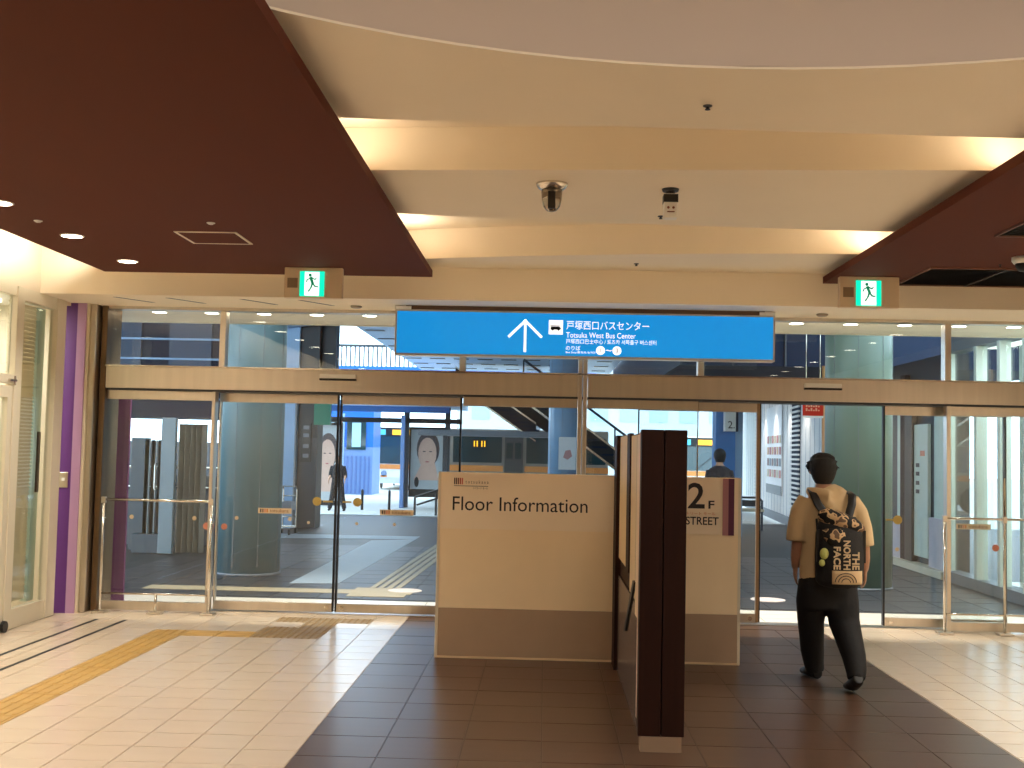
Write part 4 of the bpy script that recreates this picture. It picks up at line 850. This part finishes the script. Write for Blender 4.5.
def person_main():
    bx_, by_ = 2.08, 8.6
    p = thing('person', 'person in beige hooded shirt and black trousers walking out through the open doorway', 'person', (bx_, by_, 0))
    def W(x, y, z): return (bx_+x, by_+y, z)
    b = MB()
    # torso, neck, head
    b.loft([(W(.0, 0, .76), .14, .10), (W(.0, 0, .90), .15, .11), (W(.0, 0, 1.05), .145, .10), (W(.0, -.01, 1.25), .17, .11), (W(-.0, -.01, 1.36), .15, .09), (W(-.02, 0, 1.42), .07, .065), (W(-.025, .02, 1.48), .055, .058), (W(-.03, .03, 1.52), .055, .06)])
    b.ball(W(-.03, .04, 1.575), .078, .098, .115); b.loft([(W(-.03, .13, 1.56), .012, .012), (W(-.03, .148, 1.545), .014, .012)], 8)
    for s_ in (-1, 1): b.ball(W(-.03+s_*.083, .03, 1.565), .012, .022, .032)
    # arms
    b.loft([(W(-.17, 0, 1.34), .055, .055), (W(-.205, -.01, 1.20), .05, .05), (W(-.215, -.02, 1.06), .043, .043), (W(-.22, .02, .93), .038, .038), (W(-.215, .06, .85), .028, .026)]); hand(b, W(-.215, .06, .85), Vector((0.05, .25, -1)), -1, .95)
    b.loft([(W(.18, 0, 1.34), .055, .055), (W(.235, -.01, 1.20), .05, .05), (W(.265, -.02, 1.06), .043, .043), (W(.285, .02, .92), .038, .036), (W(.295, .06, .84), .028, .026)]); hand(b, W(.295, .06, .84), Vector((0, .15, -1)), 1, .95)
    # legs
    b.loft([(W(-.09, 0, .80), .09, .10), (W(-.085, .06, .60), .085, .09), (W(-.065, .14, .42), .06, .062), (W(-.03, .23, .22), .05, .052), (W(-.01, .27, .08), .035, .04)])
    b.loft([(W(.10, 0, .80), .09, .10), (W(.115, -.02, .60), .085, .09), (W(.125, -.02, .44), .06, .062), (W(.145, -.18, .27), .05, .052), (W(.145, -.29, .13), .035, .04)])
    b.organic('body', M_skin, p, .012, 2)
    # trousers
    t = MB()
    t.loft([(W(.015, 0, .56), .19, .13), (W(.01, 0, .68), .205, .145), (W(.01, 0, .80), .205, .14), (W(.01, 0, .86), .19, .13)], 20)
    t.loft([(W(-.09, 0, .74), .115, .125), (W(-.095, .05, .60), .115, .12), (W(-.085, .12, .45), .098, .10), (W(-.065, .18, .34), .092, .095), (W(-.045, .24, .22), .088, .09), (W(-.025, .28, .12), .076, .085), (W(-.01, .285, .055), .068, .078)], 16)
    t.loft([(W(.105, 0, .74), .115, .125), (W(.112, -.02, .60), .118, .125), (W(.122, -.03, .47), .112, .115), (W(.14, -.10, .36), .098, .10), (W(.152, -.19, .25), .085, .088), (W(.150, -.26, .16), .072, .075), (W(.142, -.29, .105), .062, .066)], 16)
    t.organic('trousers', M_trou, p, .013, 3)
    # shoes
    s = MB(); s.loft([(W(-.075, .30, .055), .04, .05, (0, 0, 1)), (W(-.045, .30, .055), .055, .05, (1, 0, 0))], 8)
    s = MB()
    s.loft([(W(-.005, .22, .05), .038, .045), (W(-.015, .28, .055), .046, .052), (W(-.04, .36, .042), .050, .040), (W(-.055, .44, .03), .044, .028), (W(-.06, .48, .026), .025, .02)], 12)
    s.organic('shoe', M_shoe, p, .008, 2)
    s = MB(); s.loft([(W(.145, -.345, .125), .036, .04), (W(.143, -.30, .10), .046, .05), (W(.138, -.22, .055), .052, .042), (W(.130, -.14, .032), .046, .028), (W(.127, -.10, .028), .026, .02)], 12)
    s.organic('shoe', M_shoe, p, .008, 2)
    # shirt
    h = MB()
    h.loft([(W(.005, 0, .765), .20, .135), (W(.005, 0, .84), .205, .14), (W(.005, -.005, 1.0), .20, .135), (W(.01, -.01, 1.15), .205, .135), (W(.015, -.01, 1.28), .21, .13), (W(.01, -.01, 1.36), .185, .11), (W(-.0, -.005, 1.41), .12, .085), (W(-.015, 0, 1.44), .075, .07)], 20)
    h.loft([(W(-.14, -.005, 1.35), .075, .085), (W(-.195, -.01, 1.26), .075, .085), (W(-.215, -.015, 1.15), .076, .085), (W(-.222, -.02, 1.045), .08, .085)], 14)
    h.loft([(W(.16, -.005, 1.35), .075, .085), (W(.225, -.01, 1.26), .072, .085), (W(.258, -.015, 1.15), .068, .085), (W(.275, -.02, 1.02), .066, .08)], 14)
    # hood lying on the back of the neck
    h.loft([(W(-.13, .02, 1.415), .03, .03), (W(-.10, -.07, 1.405), .04, .042), (W(-.02, -.115, 1.385), .05, .05), (W(.07, -.07, 1.40), .04, .042), (W(.09, .02, 1.415), .03, .03)], 12)
    h.loft([(W(-.06, -.10, 1.37), .03, .03), (W(-.01, -.125, 1.32), .05, .03), (W(.01, -.12, 1.28), .02, .02)], 10)
    h.organic('hooded_shirt', M_shirt, p, .012, 3)
    # hair
    r = MB(); r.ball(W(-.03, .025, 1.60), .10, .112, .10); r.loft([(W(-.03, .0, 1.64), .085, .085), (W(-.03, -.01, 1.60), .099, .095), (W(-.03, -.012, 1.55), .094, .085), (W(-.03, -.012, 1.505), .078, .068), (W(-.03, -.01, 1.47), .056, .05)], 16)
    for s_ in (-1, 1): r.ball(W(-.03+s_*.07, .05, 1.58), .03, .05, .045)
    for i in range(150):
        a = random.uniform(0, 6.28); e = random.uniform(-.2, 1.4); v = Vector((math.cos(a)*math.cos(e), math.sin(a)*math.cos(e)*1.05, math.sin(e)))
        if v.y > .5 and v.z < .4: continue
        c = Vector(W(-.03, .025, 1.60))+v*.092; r.loft([(c, .014, .014), (c+v*.022+Vector((random.uniform(-.012, .012), 0, -.014)), .006, .006)], 6)
    r.organic('hair', M_hair, p, .008, 1)
    # backpack : a thing of its own
    k = thing('backpack', 'black and beige patterned backpack worn by the person in the beige shirt', 'backpack', W(.085, -.25, .77))
    q = MB()
    q.loft([(W(.035, -.22, .765), .155, .085), (W(.035, -.23, .79), .172, .105), (W(.035, -.235, .95), .175, .115), (W(.035, -.23, 1.12), .170, .11), (W(.035, -.22, 1.20), .15, .095), (W(.035, -.21, 1.24), .12, .07)], 20)
    q.organic('bag_body', mat('bag_black', (26, 25, 26), .7, var=.2, bump=.3, scale=12), k, .011, 3)
    def camo():
        m = bpy.data.materials.new('camo_print'); m.use_nodes = True; nt = m.node_tree; bs = nt.nodes['Principled BSDF']; bs.inputs['Roughness'].default_value = .8
        n = nt.nodes.new('ShaderNodeTexNoise'); n.inputs['Scale'].default_value = 16; n.inputs['Detail'].default_value = 1
        tc = nt.nodes.new('ShaderNodeTexCoord'); nt.links.new(tc.outputs['Object'], n.inputs['Vector'])
        cr = nt.nodes.new('ShaderNodeValToRGB'); cr.color_ramp.interpolation = 'CONSTANT'; el = cr.color_ramp.elements
        el[0].color = lin((24, 22, 22))+(1,); el[1].position = .50; el[1].color = lin((206, 172, 128))+(1,); e2 = el.new(.58); e2.color = lin((110, 86, 66))+(1,)
        nt.links.new(n.outputs[0], cr.inputs[0]); nt.links.new(cr.outputs[0], bs.inputs['Base Color']); return m
    MC = camo()
    q = MB(); q.loft([(W(-.10, -.22, 1.25), .04, .05, (0, 0, 1)), (W(-.06, -.25, 1.245), .06, .075, (0, 0, 1)), (W(.03, -.26, 1.215), .065, .085, (0, 0, 1)), (W(.13, -.25, 1.175), .06, .075, (0, 0, 1)), (W(.19, -.22, 1.15), .035, .05, (0, 0, 1))], 14)
    q.organic('rolled_top', MC, k, .010, 2)
    q = MB(); q.loft([(W(-.02, -.30, 1.15), .09, .04), (W(-.02, -.325, 1.10), .08, .045), (W(-.01, -.325, 1.05), .05, .03)], 14); q.organic('top_pocket', MC, k, .010, 2)
    def surf(x): return -.240-.118*math.sqrt(max(.05, 1-((x-.035)/.185)**2*.92))
    fl = MB(); cols = 8; rows = 4; pts = []
    for j in range(rows+1):
        for i in range(cols+1):
            x = -.045+.215*i/cols; pts.append(W(x, surf(x), .775+.095*j/rows))
    fl.add(pts, [(j*(cols+1)+i, j*(cols+1)+i+1, (j+1)*(cols+1)+i+1, (j+1)*(cols+1)+i) for j in range(rows) for i in range(cols)])
    fo_ = fl.build('lower_flap', mat('flap_beige', (214, 184, 140), .7, var=.05), k, smooth=True)
    so_ = fo_.modifiers.new('solid', 'SOLIDIFY'); so_.thickness = .006; so_.offset = 0
    M_let = mat('flap_ink', (34, 30, 28), .6); M_pale = mat('flap_letters', (222, 196, 156), .6)
    for body, x, wd in (('THE', .095, .125), ('NORTH', .030, .205), ('FACE', -.038, .16)):
        text('lettering', body, .08, W(x, surf(x+.025)-.007, .878+wd), M_pale, k, rot=(math.pi/2, math.pi/2, 0), width=wd, height=.050, bold=.0025, depth=.003)
    for i in range(3):
        rr = .075-.022*i; MB().path([W(.05+rr*math.cos(t), surf(.05+rr*math.cos(t))-.006, .79+rr*.85*math.sin(t)) for t in [math.pi*j/10 for j in range(11)]], .003, 6).build('emblem_curve', M_let, k)
    for pts in ([(-.12, -.02, 1.425), (-.125, -.11, 1.40), (-.10, -.145, 1.33), (-.04, -.16, 1.24), (.01, -.20, 1.18)], [(.15, -.02, 1.415), (.155, -.11, 1.395), (.145, -.145, 1.33), (.12, -.16, 1.25), (.10, -.20, 1.20)]):
        MB().loft([(W(*q_), .030, .008) for q_ in pts], 10).build('shoulder_strap', M_blk, k, smooth=True)
    for pts in ([(-.11, -.15, 1.22), (-.10, -.20, 1.0), (-.05, -.25, .86)],): MB().path([W(*q_) for q_ in pts], .008).build('side_strap', M_blk, k)
    q = MB(); q.ball(W(-.095, -.325, .985), .032, .02, .04); q.ball(W(-.11, -.325, .92), .022, .018, .025); q.build('charm', mat('charm_green', (196, 200, 110), .5), k, smooth=2)
    for x in (-.125, .20): MB().bar(W(x, -.27, .92), W(x, -.27, 1.15), .02, .012).build('compression_strap', M_blk, k)
person_main()
def simple_person(label, X, Y, z0, H_, top, bottom, stance=.1, hair=M_hair, face=1, arm=0, slim=1):
    s = H_/1.7
    p = thing('person', label, 'person', (X, Y, z0))
    def W(x, y, z): return (X+x*s*(slim if z < 1.48 else 1), Y+y*s*face, z0+z*s)
    b = MB(); b.loft([(W(0, 0, .80), .15*s, .11*s), (W(0, 0, 1.0), .14*s, .10*s), (W(0, 0, 1.28), .18*s, .11*s), (W(0, 0, 1.40), .13*s, .08*s), (W(0, 0, 1.46), .055*s, .055*s), (W(0, .01, 1.52), .05*s, .055*s)])
    b.ball(W(0, .015, 1.58), .075*s, .092*s, .115*s); b.loft([(W(0, .10, 1.57), .012*s, .012*s), (W(0, .12, 1.55), .013*s, .012*s)], 8)
    for q in (-1, 1):
        b.ball(W(q*.078, 0, 1.57), .012*s, .02*s, .03*s)
        wv = W(q*.25, .05+.12*arm, .86+.1*arm)
        b.loft([(W(q*.17, 0, 1.36), .05*s, .05*s), (W(q*.23, -.02, 1.10), .042*s, .042*s), (wv, .028*s, .028*s)]); hand(b, wv, Vector((0, .2*face, -1)), q, s)
        b.loft([(W(q*.09, 0, .86), .085*s, .09*s), (W(q*(.09+stance*.4), .04*q, .48), .058*s, .06*s), (W(q*(.08+stance), .06*q, .09), .038*s, .04*s)])
    b.organic('body', M_skin, p, .013, 2)
    t = MB(); t.loft([(W(0, 0, .74), .18*s, .13*s), (W(0, 0, .98), .165*s, .12*s)], 14)
    for q in (-1, 1): t.loft([(W(q*.09, 0, .86), .105*s, .11*s), (W(q*(.09+stance*.4), .04*q, .48), .085*s, .085*s), (W(q*(.08+stance), .06*q, .07), .07*s, .07*s)])
    t.organic('trousers', bottom, p, .014, 2)
    h = MB(); h.loft([(W(0, 0, .84), .19*s, .14*s), (W(0, 0, 1.05), .175*s, .125*s), (W(0, 0, 1.30), .205*s*slim, .13*s), (W(0, 0, 1.40), .15*s, .10*s), (W(0, 0, 1.45), .07*s, .07*s)], 16)
    for q in (-1, 1): h.loft([(W(q*.16, 0, 1.37), .075*s, .075*s), (W(q*.225, -.02, 1.15), .065*s, .068*s), (W(q*.235, -.01, 1.02), .06*s, .06*s)])
    h.organic('shirt', top, p, .013, 2)
    r = MB(); r.ball(W(0, -.01, 1.61), .092*s, .10*s, .095*s); r.loft([(W(0, -.03, 1.60), .09*s, .07*s), (W(0, -.03, 1.50), .065*s, .05*s)]); r.organic('hair', hair, p, .010, 1)
    for q in (-1, 1): MB().loft([(W(q*(.08+stance), .06*q-.08, .045), .035*s, .04*s), (W(q*(.08+stance), .06*q, .05), .045*s, .045*s), (W(q*(.08+stance), .06*q+.16, .025), .035*s, .022*s)], 10).build('shoe', M_shoe, p, smooth=True)
    return p
M_blkcl = mat('black_clothes', (26, 27, 32), .8, var=.1)
simple_person('distant person in black standing with legs apart before the left portrait advert', -5.95, 33.2, -.15, 1.58, M_blkcl, mat('black_jeans', (24, 26, 32), .8), stance=.16, face=-1, arm=1)
simple_person('dark clothed person with short black hair walking beyond the 2F board', 2.66, 17.7, 0, 1.77, mat('charcoal_shirt', (44, 40, 46), .8), mat('grey_trousers', (60, 60, 66), .8), stance=.03, slim=.78)
